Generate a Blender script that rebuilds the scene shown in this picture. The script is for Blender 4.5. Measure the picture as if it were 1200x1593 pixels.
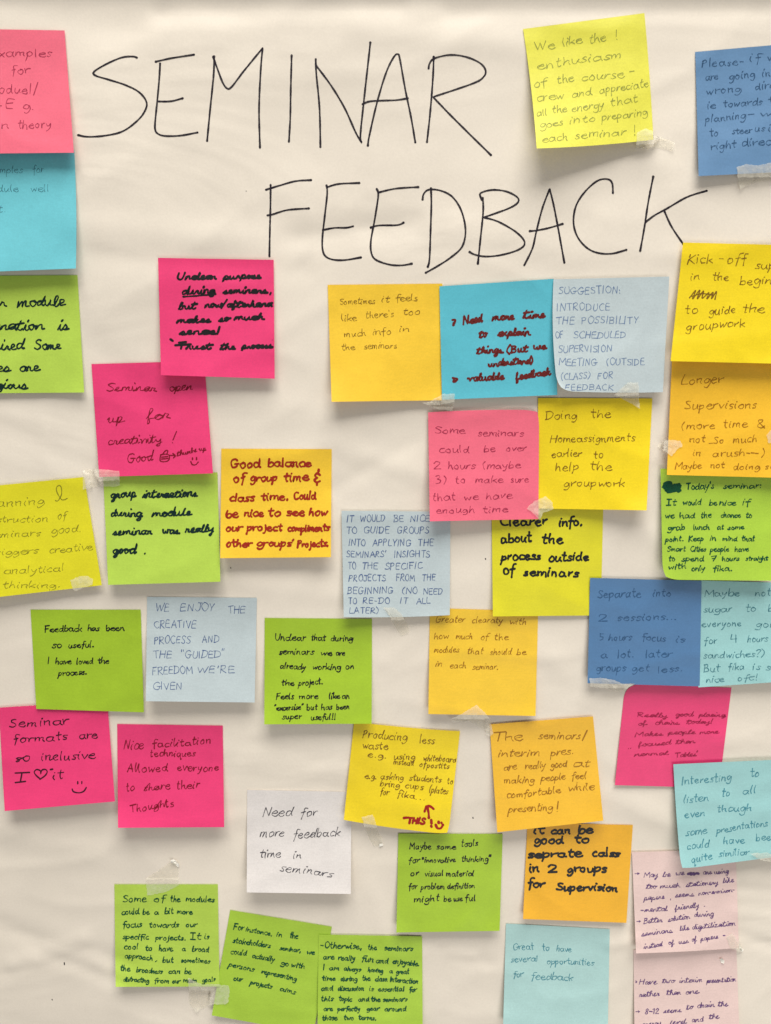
import bpy, math, random
from mathutils import Vector, noise

scene = bpy.context.scene
for o in list(bpy.data.objects):
    bpy.data.objects.remove(o, do_unlink=True)

# ------------------------------------------------------------------ camera
F = 1200.0                      # focal length in photo pixels (photo 1200 x 1593)
TILT = math.radians(8.8)        # the phone looks slightly down at the vertical sheet
DIST = 0.53
VIEW = Vector((0, math.cos(TILT), -math.sin(TILT)))
UP = Vector((0, math.sin(TILT), math.cos(TILT)))
CAM = -VIEW * DIST
cam_data = bpy.data.cameras.new('camera')
cam = bpy.data.objects.new('camera', cam_data)
scene.collection.objects.link(cam)
scene.camera = cam
cam.location = CAM
cam.rotation_euler = (math.radians(90) - TILT, 0, 0)
cam_data.sensor_fit = 'HORIZONTAL'
cam_data.sensor_width = 36
cam_data.lens = F / 1200 * 36
cam_data.clip_start = 0.02
cam_data.clip_end = 20

# ------------------------------------------------------------------ light of the room
world = bpy.data.worlds.new('World')
scene.world = world
world.use_nodes = True
bgn = world.node_tree.nodes['Background']
bgn.inputs[0].default_value = (1.0, 0.98, 0.955, 1)
bgn.inputs[1].default_value = 0.235


def area_light(name, loc, target, sx, sy, power, color):
    ld = bpy.data.lights.new(name, 'AREA')
    ld.shape = 'RECTANGLE'
    ld.size, ld.size_y = sx, sy
    ld.energy = power
    ld.color = color
    lo = bpy.data.objects.new(name, ld)
    scene.collection.objects.link(lo)
    lo.location = loc
    d = Vector(target) - Vector(loc)
    lo.rotation_euler = d.to_track_quat('-Z', 'Y').to_euler()
    return lo


area_light('ceiling_lamp', (0.25, -1.3, 3.1), (0, 0, 0.0), 2.6, 1.6, 190.0, (1.0, 0.975, 0.93))
area_light('low_fill', (0.45, -1.1, -0.75), (0, 0, -0.1), 0.8, 0.6, 5.6, (1.0, 0.98, 0.95))  # added fill from below, evens out the brightness towards the sheet's lower part

scene.view_settings.view_transform = 'Standard'
scene.view_settings.look = 'None'
scene.view_settings.exposure = 0.0
scene.view_settings.gamma = 1.0


# ------------------------------------------------------------------ photo <-> wall
def unproj(px, py, h=0.0):
    """photo pixel -> point on the vertical sheet (plane y=0), h metres in front of it"""
    r = VIEW + Vector((1, 0, 0)) * ((px - 600.0) / F) - UP * ((py - 796.5) / F)
    t = (-h - CAM.y) / r.y
    return CAM + r * t


REG = {'R1': (0, 0, 2.857), 'R2': (400, 0, 2.857), 'R3': (780, 0, 2.857), 'R4': (0, 380, 2.727),
       'R5': (480, 420, 3.158), 'R6': (820, 360, 3.158), 'R7': (0, 680, 3.333), 'R8': (320, 680, 3.158),
       'R9': (640, 620, 3.158), 'R10': (860, 700, 3.529), 'R11': (0, 920, 3.158), 'R12': (360, 940, 3.158),
       'R13': (640, 930, 3.158), 'R14': (860, 1040, 3.529), 'R15': (0, 1280, 3.333), 'R16': (320, 1280, 3.333),
       'R17': (600, 1260, 3.333), 'R18': (880, 1280, 3.75), 'R19': (480, 1400, 3.529),
       'R20': (400, 260, 3.158), 'R21': (740, 250, 3.158), 'R22': (520, 1080, 4.286), 'P': (0, 0, 1)}


def rp(reg, x, y):
    ox, oy, s = REG[reg]
    return (ox + x / s, oy + y / s)


# ------------------------------------------------------------------ materials
MATS = {}


def srgb(r, g, b):
    def f(c):
        c /= 255.0
        return c / 12.92 if c <= 0.04045 else ((c + 0.055) / 1.055) ** 2.4
    return (f(r), f(g), f(b))


def new_mat(name):
    m = bpy.data.materials.new(name)
    m.use_nodes = True
    nt = m.node_tree
    nt.nodes.clear()
    out = nt.nodes.new('ShaderNodeOutputMaterial')
    return m, nt, out


def tex_noise(nt, scale, detail=4, rough=0.55, vec=None, dist=0.0):
    n = nt.nodes.new('ShaderNodeTexNoise')
    n.inputs['Scale'].default_value = scale
    n.inputs['Detail'].default_value = detail
    n.inputs['Roughness'].default_value = rough
    n.inputs['Distortion'].default_value = dist
    if vec is not None:
        nt.links.new(vec, n.inputs['Vector'])
    return n


def mixcol(nt, a, b, fac, mode='MIX'):
    n = nt.nodes.new('ShaderNodeMix')
    n.data_type = 'RGBA'
    n.blend_type = mode
    for s, v in ((n.inputs[6], a), (n.inputs[7], b), (n.inputs[0], fac)):
        if isinstance(v, (tuple, list)):
            s.default_value = (v[0], v[1], v[2], 1)
        elif isinstance(v, (int, float)):
            s.default_value = v
        else:
            nt.links.new(v, s)
    return n.outputs[2]


def maprange(nt, v, a, b, c, d):
    n = nt.nodes.new('ShaderNodeMapRange')
    n.inputs[1].default_value, n.inputs[2].default_value = a, b
    n.inputs[3].default_value, n.inputs[4].default_value = c, d
    nt.links.new(v, n.inputs[0])
    return n.outputs[0]


def note_mat(name, col, transl=0.12):
    """dyed note paper: fibre mottling, faint streaks, slight sheen, some light let through"""
    key = ('note', name)
    if key in MATS:
        return MATS[key]
    m, nt, out = new_mat(name)
    tc = nt.nodes.new('ShaderNodeTexCoord').outputs['Object']
    n1 = tex_noise(nt, 45, 4, 0.6, tc)
    n2 = tex_noise(nt, 900, 3, 0.7, tc)
    mp = nt.nodes.new('ShaderNodeMapping')
    mp.inputs['Scale'].default_value = (120, 1, 700)
    nt.links.new(tc, mp.inputs[0])
    n3 = tex_noise(nt, 1.0, 3, 0.6, mp.outputs[0])
    c = mixcol(nt, tuple(x * 0.955 for x in col), tuple(min(1, x * 1.035 + 0.002) for x in col), maprange(nt, n1.outputs[0], 0.3, 0.7, 0, 1))
    c = mixcol(nt, c, maprange_col(nt, n2.outputs[0], 0.3, 0.7, 0.94, 1.05), 1.0, 'MULTIPLY')
    c = mixcol(nt, c, maprange_col(nt, n3.outputs[0], 0.3, 0.7, 0.975, 1.022), 1.0, 'MULTIPLY')
    b = nt.nodes.new('ShaderNodeBsdfPrincipled')
    nt.links.new(c, b.inputs['Base Color'])
    b.inputs['Roughness'].default_value = 0.52
    b.inputs['Specular IOR Level'].default_value = 0.45
    bump = nt.nodes.new('ShaderNodeBump')
    bump.inputs['Strength'].default_value = 0.14
    bump.inputs['Distance'].default_value = 0.0002
    nt.links.new(n2.outputs[0], bump.inputs['Height'])
    bump2 = nt.nodes.new('ShaderNodeBump')
    bump2.inputs['Strength'].default_value = 0.13
    bump2.inputs['Distance'].default_value = 0.0012
    nt.links.new(n1.outputs[0], bump2.inputs['Height'])
    nt.links.new(bump.outputs[0], bump2.inputs['Normal'])
    nt.links.new(bump2.outputs[0], b.inputs['Normal'])
    tr = nt.nodes.new('ShaderNodeBsdfTranslucent')
    nt.links.new(c, tr.inputs[0])
    mx = nt.nodes.new('ShaderNodeMixShader')
    mx.inputs[0].default_value = transl
    nt.links.new(b.outputs[0], mx.inputs[1])
    nt.links.new(tr.outputs[0], mx.inputs[2])
    nt.links.new(mx.outputs[0], out.inputs[0])
    MATS[key] = m
    return m


def maprange_col(nt, v, a, b, c, d):
    s = maprange(nt, v, a, b, c, d)
    n = nt.nodes.new('ShaderNodeCombineColor')
    for i in range(3):
        nt.links.new(s, n.inputs[i])
    return n.outputs[0]


def ink_mat(name, col, alpha=1.0, vary=0.25, rough=0.5):
    key = ('ink', name)
    if key in MATS:
        return MATS[key]
    m, nt, out = new_mat(name)
    tc = nt.nodes.new('ShaderNodeTexCoord').outputs['Object']
    n1 = tex_noise(nt, 420, 4, 0.7, tc)
    b = nt.nodes.new('ShaderNodeBsdfPrincipled')
    b.inputs['Base Color'].default_value = (*col, 1)
    b.inputs['Roughness'].default_value = rough
    b.inputs['Specular IOR Level'].default_value = 0.25
    nt.links.new(maprange(nt, n1.outputs[0], 0.32, 0.62, max(0, alpha - vary), min(1, alpha + vary * 0.5)), b.inputs['Alpha'])
    nt.links.new(b.outputs[0], out.inputs[0])
    MATS[key] = m
    return m


def wall_paper_mat():
    m, nt, out = new_mat('cream_poster_paper')
    tc = nt.nodes.new('ShaderNodeTexCoord').outputs['Object']
    n1 = tex_noise(nt, 5, 4, 0.5, tc)
    n2 = tex_noise(nt, 700, 4, 0.7, tc)
    n3 = tex_noise(nt, 60, 5, 0.6, tc)
    base = srgb(231, 221, 206)
    c = mixcol(nt, tuple(x * 0.955 for x in base), tuple(x * 1.02 for x in base), maprange(nt, n1.outputs[0], 0.35, 0.65, 0, 1))
    c = mixcol(nt, c, maprange_col(nt, n2.outputs[0], 0.3, 0.7, 0.965, 1.03), 1.0, 'MULTIPLY')
    c = mixcol(nt, c, maprange_col(nt, n3.outputs[0], 0.3, 0.7, 0.985, 1.012), 1.0, 'MULTIPLY')
    b = nt.nodes.new('ShaderNodeBsdfPrincipled')
    nt.links.new(c, b.inputs['Base Color'])
    b.inputs['Roughness'].default_value = 0.6
    b.inputs['Specular IOR Level'].default_value = 0.3
    mp = nt.nodes.new('ShaderNodeMapping')
    mp.inputs['Scale'].default_value = (4, 4, 8)
    mp.inputs['Rotation'].default_value = (0, math.radians(7), 0)
    nt.links.new(tc, mp.inputs[0])
    n4 = tex_noise(nt, 1.0, 3, 0.5, mp.outputs[0], 1.2)
    b1 = nt.nodes.new('ShaderNodeBump')
    b1.inputs['Strength'].default_value = 0.25
    b1.inputs['Distance'].default_value = 0.0002
    nt.links.new(n2.outputs[0], b1.inputs['Height'])
    b2 = nt.nodes.new('ShaderNodeBump')
    b2.inputs['Strength'].default_value = 1.0
    b2.inputs['Distance'].default_value = 0.0022
    nt.links.new(n4.outputs[0], b2.inputs['Height'])
    nt.links.new(b1.outputs[0], b2.inputs['Normal'])
    nt.links.new(b2.outputs[0], b.inputs['Normal'])
    nt.links.new(b.outputs[0], out.inputs[0])
    return m


def tape_mat():
    m, nt, out = new_mat('translucent_paper_tape')
    tc = nt.nodes.new('ShaderNodeTexCoord').outputs['Object']
    n1 = tex_noise(nt, 260, 4, 0.65, tc)
    n2 = tex_noise(nt, 90, 3, 0.6, tc, 1.0)
    b = nt.nodes.new('ShaderNodeBsdfPrincipled')
    b.inputs['Base Color'].default_value = (*srgb(238, 232, 214), 1)
    b.inputs['Roughness'].default_value = 0.42
    b.inputs['Specular IOR Level'].default_value = 0.45
    nt.links.new(maprange(nt, n1.outputs[0], 0.3, 0.7, 0.26, 0.44), b.inputs['Alpha'])
    b1 = nt.nodes.new('ShaderNodeBump')
    b1.inputs['Strength'].default_value = 0.25
    b1.inputs['Distance'].default_value = 0.0007
    nt.links.new(n2.outputs[0], b1.inputs['Height'])
    nt.links.new(b1.outputs[0], b.inputs['Normal'])
    nt.links.new(b.outputs[0], out.inputs[0])
    return m


def plain_mat(name, col, rough=0.7):
    m, nt, out = new_mat(name)
    tc = nt.nodes.new('ShaderNodeTexCoord').outputs['Object']
    n = tex_noise(nt, 40, 5, 0.6, tc)
    b = nt.nodes.new('ShaderNodeBsdfPrincipled')
    c = mixcol(nt, tuple(x * 0.92 for x in col), tuple(min(1, x * 1.05) for x in col), n.outputs[0])
    nt.links.new(c, b.inputs['Base Color'])
    b.inputs['Roughness'].default_value = rough
    nt.links.new(b.outputs[0], out.inputs[0])
    return m


# ------------------------------------------------------------------ mesh helpers
def link_mesh(name, verts, faces, mat, parent=None, origin=Vector((0, 0, 0)), smooth=True, mats=None, fmat=None):
    me = bpy.data.meshes.new(name)
    me.from_pydata([tuple(Vector(v) - origin) for v in verts], [], faces)
    for mm in (mats or [mat]):
        me.materials.append(mm)
    if fmat:
        me.polygons.foreach_set('material_index', fmat)
    if smooth:
        me.polygons.foreach_set('use_smooth', [True] * len(me.polygons))
    me.update()
    ob = bpy.data.objects.new(name, me)
    scene.collection.objects.link(ob)
    if parent is not None:
        ob.parent = parent
    else:
        ob.location = origin
    return ob


# soft folds and dents of the big sheet, (x0,y0,x1,y1 photo px, half-width px, height mm)
FOLDS = [(560, 48, 830, 72, 26, 0.55), (130, 95, 330, 60, 30, 0.3), (430, 375, 640, 345, 22, -0.5), (120, 352, 420, 372, 26, 0.5),
         (150, 395, 470, 420, 22, -0.4), (620, 330, 900, 395, 30, 0.35), (0, 1440, 200, 1500, 24, -0.7), (20, 1500, 130, 1462, 18, 0.55),
         (60, 1480, 190, 1530, 16, -0.5), (430, 520, 512, 470, 16, 0.3), (130, 520, 250, 640, 30, -0.3), (540, 700, 660, 740, 22, 0.45),
         (520, 760, 640, 690, 16, -0.35), (350, 900, 530, 925, 24, 0.45), (600, 1030, 660, 980, 22, 0.4), (590, 1150, 640, 1230, 22, -0.3),
         (400, 1180, 530, 1200, 22, 0.4), (20, 1300, 170, 1330, 32, 0.5), (700, 1480, 735, 1487, 11, 0.55), (655, 1462, 760, 1500, 14, -0.3),
         (950, 1470, 990, 1462, 14, 0.5), (1152, 1380, 1200, 1384, 13, -0.6), (1152, 1455, 1200, 1470, 15, -0.6), (1150, 1420, 1200, 1425, 14, 0.4),
         (840, 1010, 910, 1080, 26, 0.3), (950, 1240, 1050, 1280, 26, 0.4), (20, 20, 200, 40, 30, -0.4), (1010, 250, 1080, 330, 30, 0.3),
         (700, 20, 1190, 14, 16, -0.5), (250, 18, 620, 8, 18, -0.5), (0, 640, 140, 690, 26, 0.35), (350, 610, 510, 650, 30, 0.3),
         (180, 1330, 380, 1300, 22, -0.35), (560, 1340, 610, 1480, 22, 0.3), (960, 780, 1020, 840, 22, 0.3)]
FOLDW = []
for (x0, y0, x1, y1, w, hh) in FOLDS:
    a, b = unproj(x0, y0), unproj(x1, y1)
    FOLDW.append((a.x, a.z, b.x, b.z, w * 0.00036, hh * 0.001))


ZTOP = unproj(600, 13).z


def W(x, z):
    """height of the poster sheet in front of the wall"""
    h = 0.0008 * noise.noise((x * 5.0, z * 9.0, 1.3)) + 0.00034 * noise.noise((x * 14.0, z * 30.0, 4.1))
    h += 0.00006 * noise.noise((x * 40.0 + z * 12, z * 62.0, 8.6))
    a = abs(noise.noise((x * 6.0 - z * 2.0, z * 15.0 + x * 1.0, 2.7)))
    b = abs(noise.noise((x * 10.0 + z * 5.0, z * 18.0 - x * 4.0, 6.2)))
    h += 0.0007 * max(0.0, 1 - 2.2 * a) ** 2 * (0.5 + noise.noise((x * 6, z * 6, 9.0))) + 0.0005 * max(0.0, 1 - 2.5 * b) ** 2
    if z > ZTOP:
        t = z - ZTOP
        h += 0.22 * t * min(1.0, t / 0.012)      # upper end tilts off the wall, bent this way to darken the top band
    for (ax, az, bx, bz, w, hh) in FOLDW:
        dx, dz = bx - ax, bz - az
        L2 = dx * dx + dz * dz
        t = ((x - ax) * dx + (z - az) * dz) / L2
        if t < -0.6 or t > 1.6:
            continue
        tc = min(1, max(0, t))
        qx, qz = x - ax - dx * tc, z - az - dz * tc
        d2 = (qx * qx + qz * qz) / (w * w)
        if d2 < 9:
            h += hh * 1.7 * math.exp(-d2) * (1 - 0.35 * noise.noise((x * 25, z * 25, 0.5)))
    return h


# ------------------------------------------------------------------ stroke lettering
# x height = 10 units; strokes split by '|', points x y; a doubled point makes a corner
G = {
 'a': (10, "8 8 4 10 1 8 0 4 2 0 6 1 8 6 8 10 8 10 8 3 10 0"), 'b': (8, "1 19 0 8 0 0 0 0 1 7 4 10 7 8 7 3 4 0 0 1"),
 'c': (7, "7 9 4 10 1 8 0 4 2 0 4 0 7 1"), 'd': (9, "7 8 4 10 1 8 0 4 2 0 5 1 7 6 8 19 8 19 7 5 9 0"),
 'e': (8, "0 5 4 6 7 7 6 10 3 10 0 7 0 3 3 0 6 0 8 2"), 'f': (6, "8 18 5 19 3 16 3 8 2 -5|0 9 6 10"),
 'g': (8, "7 8 4 10 1 8 0 4 2 1 5 2 7 6 8 9 8 9 8 0 6 -7 2 -8 0 -6"), 'h': (8, "1 19 0 8 0 0 0 0 1 6 4 10 6 9 6 4 7 0"),
 'i': (3, "1 10 0 4 1 0|2 15 2 16"), 'j': (4, "3 10 3 0 1 -6 -1 -7|3 14 3 15"), 'k': (8, "1 19 0 8 0 0|7 9 1 4 1 4 3 4 7 0"),
 'l': (3, "1 19 0 8 1 0"), 'm': (12, "0 10 0 0 0 0 1 7 3 10 5 9 5 1 5 1 6 7 8 10 10 9 10 3 11 0"),
 'n': (8, "0 10 0 0 0 0 1 7 4 10 6 9 6 3 7 0"), 'o': (8, "4 10 1 8 0 4 2 0 5 0 7 4 6 9 3 10"),
 'p': (8, "0 10 0 0 -1 -9|0 6 3 10 6 9 7 5 4 1 0 1"), 'q': (8, "7 8 4 10 1 8 0 4 3 0 6 4 7 9 7 9 7 -9 9 -7"),
 'r': (6, "0 10 0 0 0 0 1 6 3 9 6 10"), 's': (6, "6 9 3 10 1 8 2 6 5 4 5 1 2 0 0 1"), 't': (6, "3 18 2 6 3 0 5 1|0 12 6 12"),
 'u': (8, "0 10 0 4 1 0 4 0 6 5 7 10 7 10 6 4 8 0"), 'v': (7, "0 10 3 0 3 0 7 10"), 'w': (10, "0 10 2 0 2 0 5 8 5 8 7 0 7 0 10 10"),
 'x': (7, "0 10 7 0|7 10 0 0"), 'y': (8, "0 10 1 4 4 4 7 10|7 10 5 0 2 -8 0 -8"), 'z': (7, "0 9 6 10 6 10 0 0 0 0 7 1"),
 'A': (11, "0 0 5 19 5 19 10 0|2 7 9 7"), 'B': (10, "1 18 0 0|0 18 6 19 8 16 6 11 1 10 1 10 7 9 9 5 7 1 0 0"),
 'C': (10, "9 17 6 19 2 16 0 9 2 2 6 0 10 2"), 'D': (11, "1 18 0 0|-1 18 6 18 10 13 9 5 5 1 -1 0"),
 'E': (9, "8 18 1 18 0 9 0 0 0 0 8 0|0 10 7 10"), 'F': (9, "1 18 0 9 0 0|0 18 8 19|0 10 6 10"),
 'G': (12, "10 16 7 19 2 16 0 9 2 1 7 0 10 3 10 8|6 8 12 8"), 'H': (11, "1 19 0 0|10 19 9 0|0 10 10 10"), 'I': (3, "1 19 0 0"),
 'J': (8, "7 18 7 5 5 0 1 0 0 3|3 18 10 18"), 'K': (10, "1 19 0 0|9 18 1 9 1 9 9 0"), 'L': (8, "1 19 0 8 0 0 0 0 8 0"),
 'M': (14, "0 0 1 18 1 18 6 6 6 6 12 18 12 18 13 0"), 'N': (11, "0 0 1 18 1 18 9 0 9 0 10 18"),
 'O': (11, "5 19 1 15 0 8 3 1 7 0 10 6 10 13 7 18 4 19"), 'P': (9, "1 18 0 0|0 17 5 19 8 16 6 11 0 9"),
 'Q': (11, "5 19 1 15 0 8 3 1 7 0 10 6 9 15 5 19|6 5 11 -2"), 'R': (10, "1 18 0 0|0 17 5 19 8 16 6 11 0 9 0 9 9 0"),
 'S': (9, "8 17 5 19 1 16 2 12 7 8 8 3 4 0 0 2"), 'T': (10, "5 18 5 0|0 18 10 19"), 'U': (10, "1 18 0 6 3 0 7 1 9 8 9 18"),
 'V': (10, "0 18 5 0 5 0 9 18"), 'W': (15, "0 18 3 0 3 0 7 15 7 15 10 0 10 0 14 18"), 'X': (9, "0 18 8 0|8 18 0 0"),
 'Y': (9, "0 18 4 9 4 9|9 18 4 8 3 0"), 'Z': (9, "0 18 8 18 8 18 0 0 0 0 9 0"),
 '0': (9, "4 17 0 9 4 0 8 8 4 17"), '1': (4, "0 14 3 18 3 18 3 0"), '2': (8, "0 14 3 18 7 16 6 10 0 0 0 0 8 0"),
 '3': (8, "0 17 5 18 6 14 2 10 2 10 7 7 5 1 0 0"), '4': (8, "1 18 0 8 0 8 7 9|6 16 6 0"), '5': (8, "1 18 1 10 1 10 6 9 6 2 0 0|1 18 7 18"),
 '7': (8, "0 17 8 18 8 18 3 0|1 9 7 9"), '8': (8, "6 17 2 18 1 14 6 8 6 2 2 0 0 4 5 10 7 15 5 18"),
 '.': (3, "1 0 2 1"), ',': (3, "2 2 1 -3"), '!': (4, "3 20 2 6|2 0 2 1"), '?': (8, "0 15 3 19 7 16 4 10 3 6|3 0 3 1"),
 '(': (5, "4 21 0 14 0 5 3 -2"), ')': (5, "0 21 4 14 4 5 0 -2"), "'": (3, "2 20 1 15"), '"': (5, "1 20 0 15|4 20 3 15"),
 '-': (7, "0 7 6 7"), '_': (7, "0 0 6 0"), '/': (7, "6 21 0 -3"), '&': (9, "9 3 5 0 1 2 2 7 6 12 6 16 3 17 2 13 9 0"), ':': (3, "1 9 1 8|1 1 1 0"),
 '>': (9, "0 6 8 6|5 9 8 6 8 6 5 3"), '*': (6, "0 8 3 5 3 5 0 2 0 2 5 6 1 5"), 'ı': (6, "0 19 6 19|3 19 3 0|0 0 6 0"),
 '#': (14, "0 0 4 14 4 0 4 0 7 15 7 2 10 14 9 0 12 13 13 0 2 10 13 9"),
 '+': (7, "0 9 7 9|3 16 3 1"),
}
GP = {}
for ch, (adv, s) in G.items():
    GP[ch] = (adv, [[(float(a), float(b)) for a, b in zip(st.split()[0::2], st.split()[1::2])] for st in s.split('|')])


# joined-up letters: run on from the letter before
CG = {
 'a': (8, "8 8 4 10 1 6 2 1 5 1 8 9 8 9 7 3 8 0 10 2"), 'c': (7, "8 8 4 10 1 6 2 1 5 0 9 2"), 'd': (8, "8 8 4 10 1 6 2 1 5 1 8 9 9 20 9 20 7 5 8 0 10 2"),
 'e': (6, "0 2 5 6 5 10 2 9 1 4 3 0 8 2"), 'g': (8, "8 8 4 10 1 6 2 1 5 2 8 9 8 9 7 -6 3 -9 2 -6 9 1"), 'h': (8, "0 1 4 16 3 19 1 12 1 0 1 0 3 8 6 9 6 2 9 1"),
 'i': (4, "0 1 2 10 2 10 2 2 4 0 6 2|4 16 4 17"), 'k': (8, "0 1 4 18 2 17 1 0 1 0 3 8 6 9 3 5 3 5 6 0 9 2"), 'l': (4, "0 1 4 16 3 19 1 8 2 0 6 2"),
 'm': (11, "0 0 1 9 1 9 1 0 1 0 3 8 5 9 5 0 5 0 7 8 9 9 9 2 12 1"), 'n': (8, "0 0 1 9 1 9 1 0 1 0 3 8 6 9 6 2 9 1"),
 'o': (7, "5 10 1 8 1 3 4 0 7 4 6 9 4 9 6 7 9 8"), 'p': (8, "0 1 2 10 2 10 0 -9 0 -9 3 9 6 9 6 3 3 0 9 1"), 'r': (6, "0 1 2 10 2 8 5 8 4 2 7 1"),
 's': (6, "0 1 4 10 4 10 5 4 3 0 1 1 3 0 8 1"), 't': (7, "0 1 4 18 4 18 2 3 4 0 7 2|0 12 8 13"), 'u': (9, "0 8 1 10 1 3 3 0 6 4 7 10 7 10 7 2 10 1"),
 'v': (8, "0 9 2 9 3 0 3 0 6 9 9 9"), 'w': (10, "0 9 1 3 3 0 5 7 5 7 6 1 8 1 9 9 11 9"), 'y': (8, "0 9 1 4 4 3 7 10 7 10 6 -6 3 -9 2 -6 9 1"),
 'f': (6, "0 2 5 16 3 19 2 8 1 -8 3 -6 3 1 8 2"), 'b': (7, "0 1 4 17 2 19 1 6 2 0 5 2 5 8 8 8"),
}
CP = {}
for ch, (adv, s) in CG.items():
    CP[ch] = (adv, [[(float(a), float(b)) for a, b in zip(st.split()[0::2], st.split()[1::2])] for st in s.split('|')])


def spline(pts, step, ang=0.0):
    """Catmull-Rom through pts; doubled points are corners"""
    if len(pts) < 3:
        return list(pts)
    out = [pts[0]]
    n = len(pts)
    for i in range(n - 1):
        p1, p2 = pts[i], pts[i + 1]
        if p1 == p2:
            continue
        p0 = pts[i - 1] if i > 0 else p1
        p3 = pts[i + 2] if i + 2 < n else p2
        L = math.hypot(p2[0] - p1[0], p2[1] - p1[1])
        k = max(1, int(L / step + 0.5))
        for j in range(1, k + 1):
            t = j / k
            t2, t3 = t * t, t * t * t
            out.append(tuple(ang * (p1[c] + (p2[c] - p1[c]) * t) + (1 - ang) * 0.5 * (2 * p1[c] + (p2[c] - p0[c]) * t + (2 * p0[c] - 5 * p1[c] + 4 * p2[c] - p3[c]) * t2
                                    + (3 * p1[c] - p0[c] - 3 * p2[c] + p3[c]) * t3) for c in (0, 1)))
    return out


def layout(rng, reg, x0, y0, x1, y1, xh, text, slant=0.05, link=0.0, jit=1.0, ang=0.0, hand=None):
    """strokes, in photo pixels, of one written line from (x0,y0) to (x1,y1) on its baseline"""
    (ax, ay), (bx, by) = rp(reg, x0, y0), rp(reg, x1, y1)
    s = xh / REG[reg][2] / 10.0
    L = math.hypot(bx - ax, by - ay)
    ux, uy = (bx - ax) / L, (by - ay) / L
    L *= 0.97
    gap = 2.2
    FT = dict(GP)
    if link >= 0.4:
        FT.update(CP)
        gap = 1.2
    hs, hamp, hasc, hdesc, hgap, hbounce = hand or (0, 0, 1, 1, 0, 0.5)
    gap += hgap
    tot = 0
    for ch in text:
        tot += (9 if ch == ' ' else FT[ch][0] + gap)
    tot -= gap
    sx = L / tot
    out = []
    cx = 0.0
    prev = None
    ph = rng.uniform(0, 6)
    for i, ch in enumerate(text):
        if ch == ' ':
            cx += 9 * rng.uniform(0.85, 1.15)
            prev = None
            continue
        adv, sts = FT[ch]
        sc = 1 + jit * rng.uniform(-0.09, 0.09)
        wd = 1 + jit * rng.uniform(-0.10, 0.10)
        dy = jit * (rng.uniform(-0.6, 0.6) + hbounce * math.sin(cx / 14 + ph))
        sl = slant + jit * rng.uniform(-0.06, 0.06)
        first = True
        for st in sts:
            pts = []
            last = None
            for gi, (gx, gy) in enumerate(st):
                if last is not None and (gx, gy) == last[0]:
                    pts.append(last[1])
                    continue
                hk = ord(ch) * 1.37 + gi * 0.9 + hs * 7.7
                gy2 = gy if 0 <= gy <= 10 or ch in 'ijt' else (10 + (gy - 10) * hasc if gy > 10 else gy * hdesc)
                nx = gx * wd + hamp * math.sin(hk * 2.1) + jit * rng.uniform(-0.38, 0.38)
                ny = gy2 * sc + hamp * math.sin(hk * 3.3 + 1.0) + jit * rng.uniform(-0.42, 0.42) + dy
                X = (cx + nx) * sx + ny * s * sl
                Y = ny * s
                q = (ax + ux * X + uy * Y, ay + uy * X - ux * Y)
                pts.append(q)
                last = ((gx, gy), q)
            if first and prev is not None and link > 0 and rng.random() < link and ch.islower() and len(pts) > 2 and (link < 0.4 or ch in CP):
                prev.extend(pts)
                cur = prev
            else:
                cur = pts
                out.append(cur)
            if first:
                keep = cur
            first = False
        prev = keep if (ch.islower() and (len(sts) == 1 or link >= 0.4 and ch in CP)) else None
        cx += adv + gap
    return [spline(p, 1.5, ang) for p in out]


def ribbon(strokes, width, surf, verts, faces, rng, lift=8e-5, press=0.18, stop=0.15):
    """flat ink lines lying on a surface; surf(px,py,extra)->point or None when off the surface"""
    for si, pts in enumerate(strokes):
        seg = [pts[0]]
        for p in pts[1:]:
            if math.hypot(p[0] - seg[-1][0], p[1] - seg[-1][1]) > 0.25:
                seg.append(p)
        if len(seg) == 1:
            x, y = seg[0]
            seg = [(x - 0.3, y), (x + 0.3, y)]
        n = len(seg)
        e = lift + (si % 9) * 3e-6
        ph = rng.uniform(0, 6)
        # end caps
        rows = []
        for i in range(n):
            a = seg[max(0, i - 1)]
            b = seg[min(n - 1, i + 1)]
            dx, dy = b[0] - a[0], b[1] - a[1]
            l = math.hypot(dx, dy) or 1
            dx, dy = dx / l, dy / l
            w = 0.5 * width * (1 + press * math.sin(i * 0.45 + ph) + rng.uniform(-0.06, 0.06))
            dd = min(i, n - 1 - i) * 1.5
            w *= 1 + stop * math.exp(-dd / (width * 0.8))
            if i == 0:
                for k in (1.0, 0.75):
                    rows.append((seg[0][0] - dx * w * k, seg[0][1] - dy * w * k, dx, dy, w * math.sqrt(1 - k * k) + 0.02))
            rows.append((seg[i][0], seg[i][1], dx, dy, w))
            if i == n - 1:
                for k in (0.75, 1.0):
                    rows.append((seg[i][0] + dx * w * k, seg[i][1] + dy * w * k, dx, dy, w * math.sqrt(1 - k * k) + 0.02))
        prev = None
        for (x, y, dx, dy, w) in rows:
            A = surf(x - dy * w, y + dx * w, e)
            B = surf(x + dy * w, y - dx * w, e)
            if A is None or B is None:
                prev = None
                continue
            k = len(verts)
            verts.append(A)
            verts.append(B)
            if prev is not None:
                faces.append((prev, k, k + 1, prev + 1))
            prev = k
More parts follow.
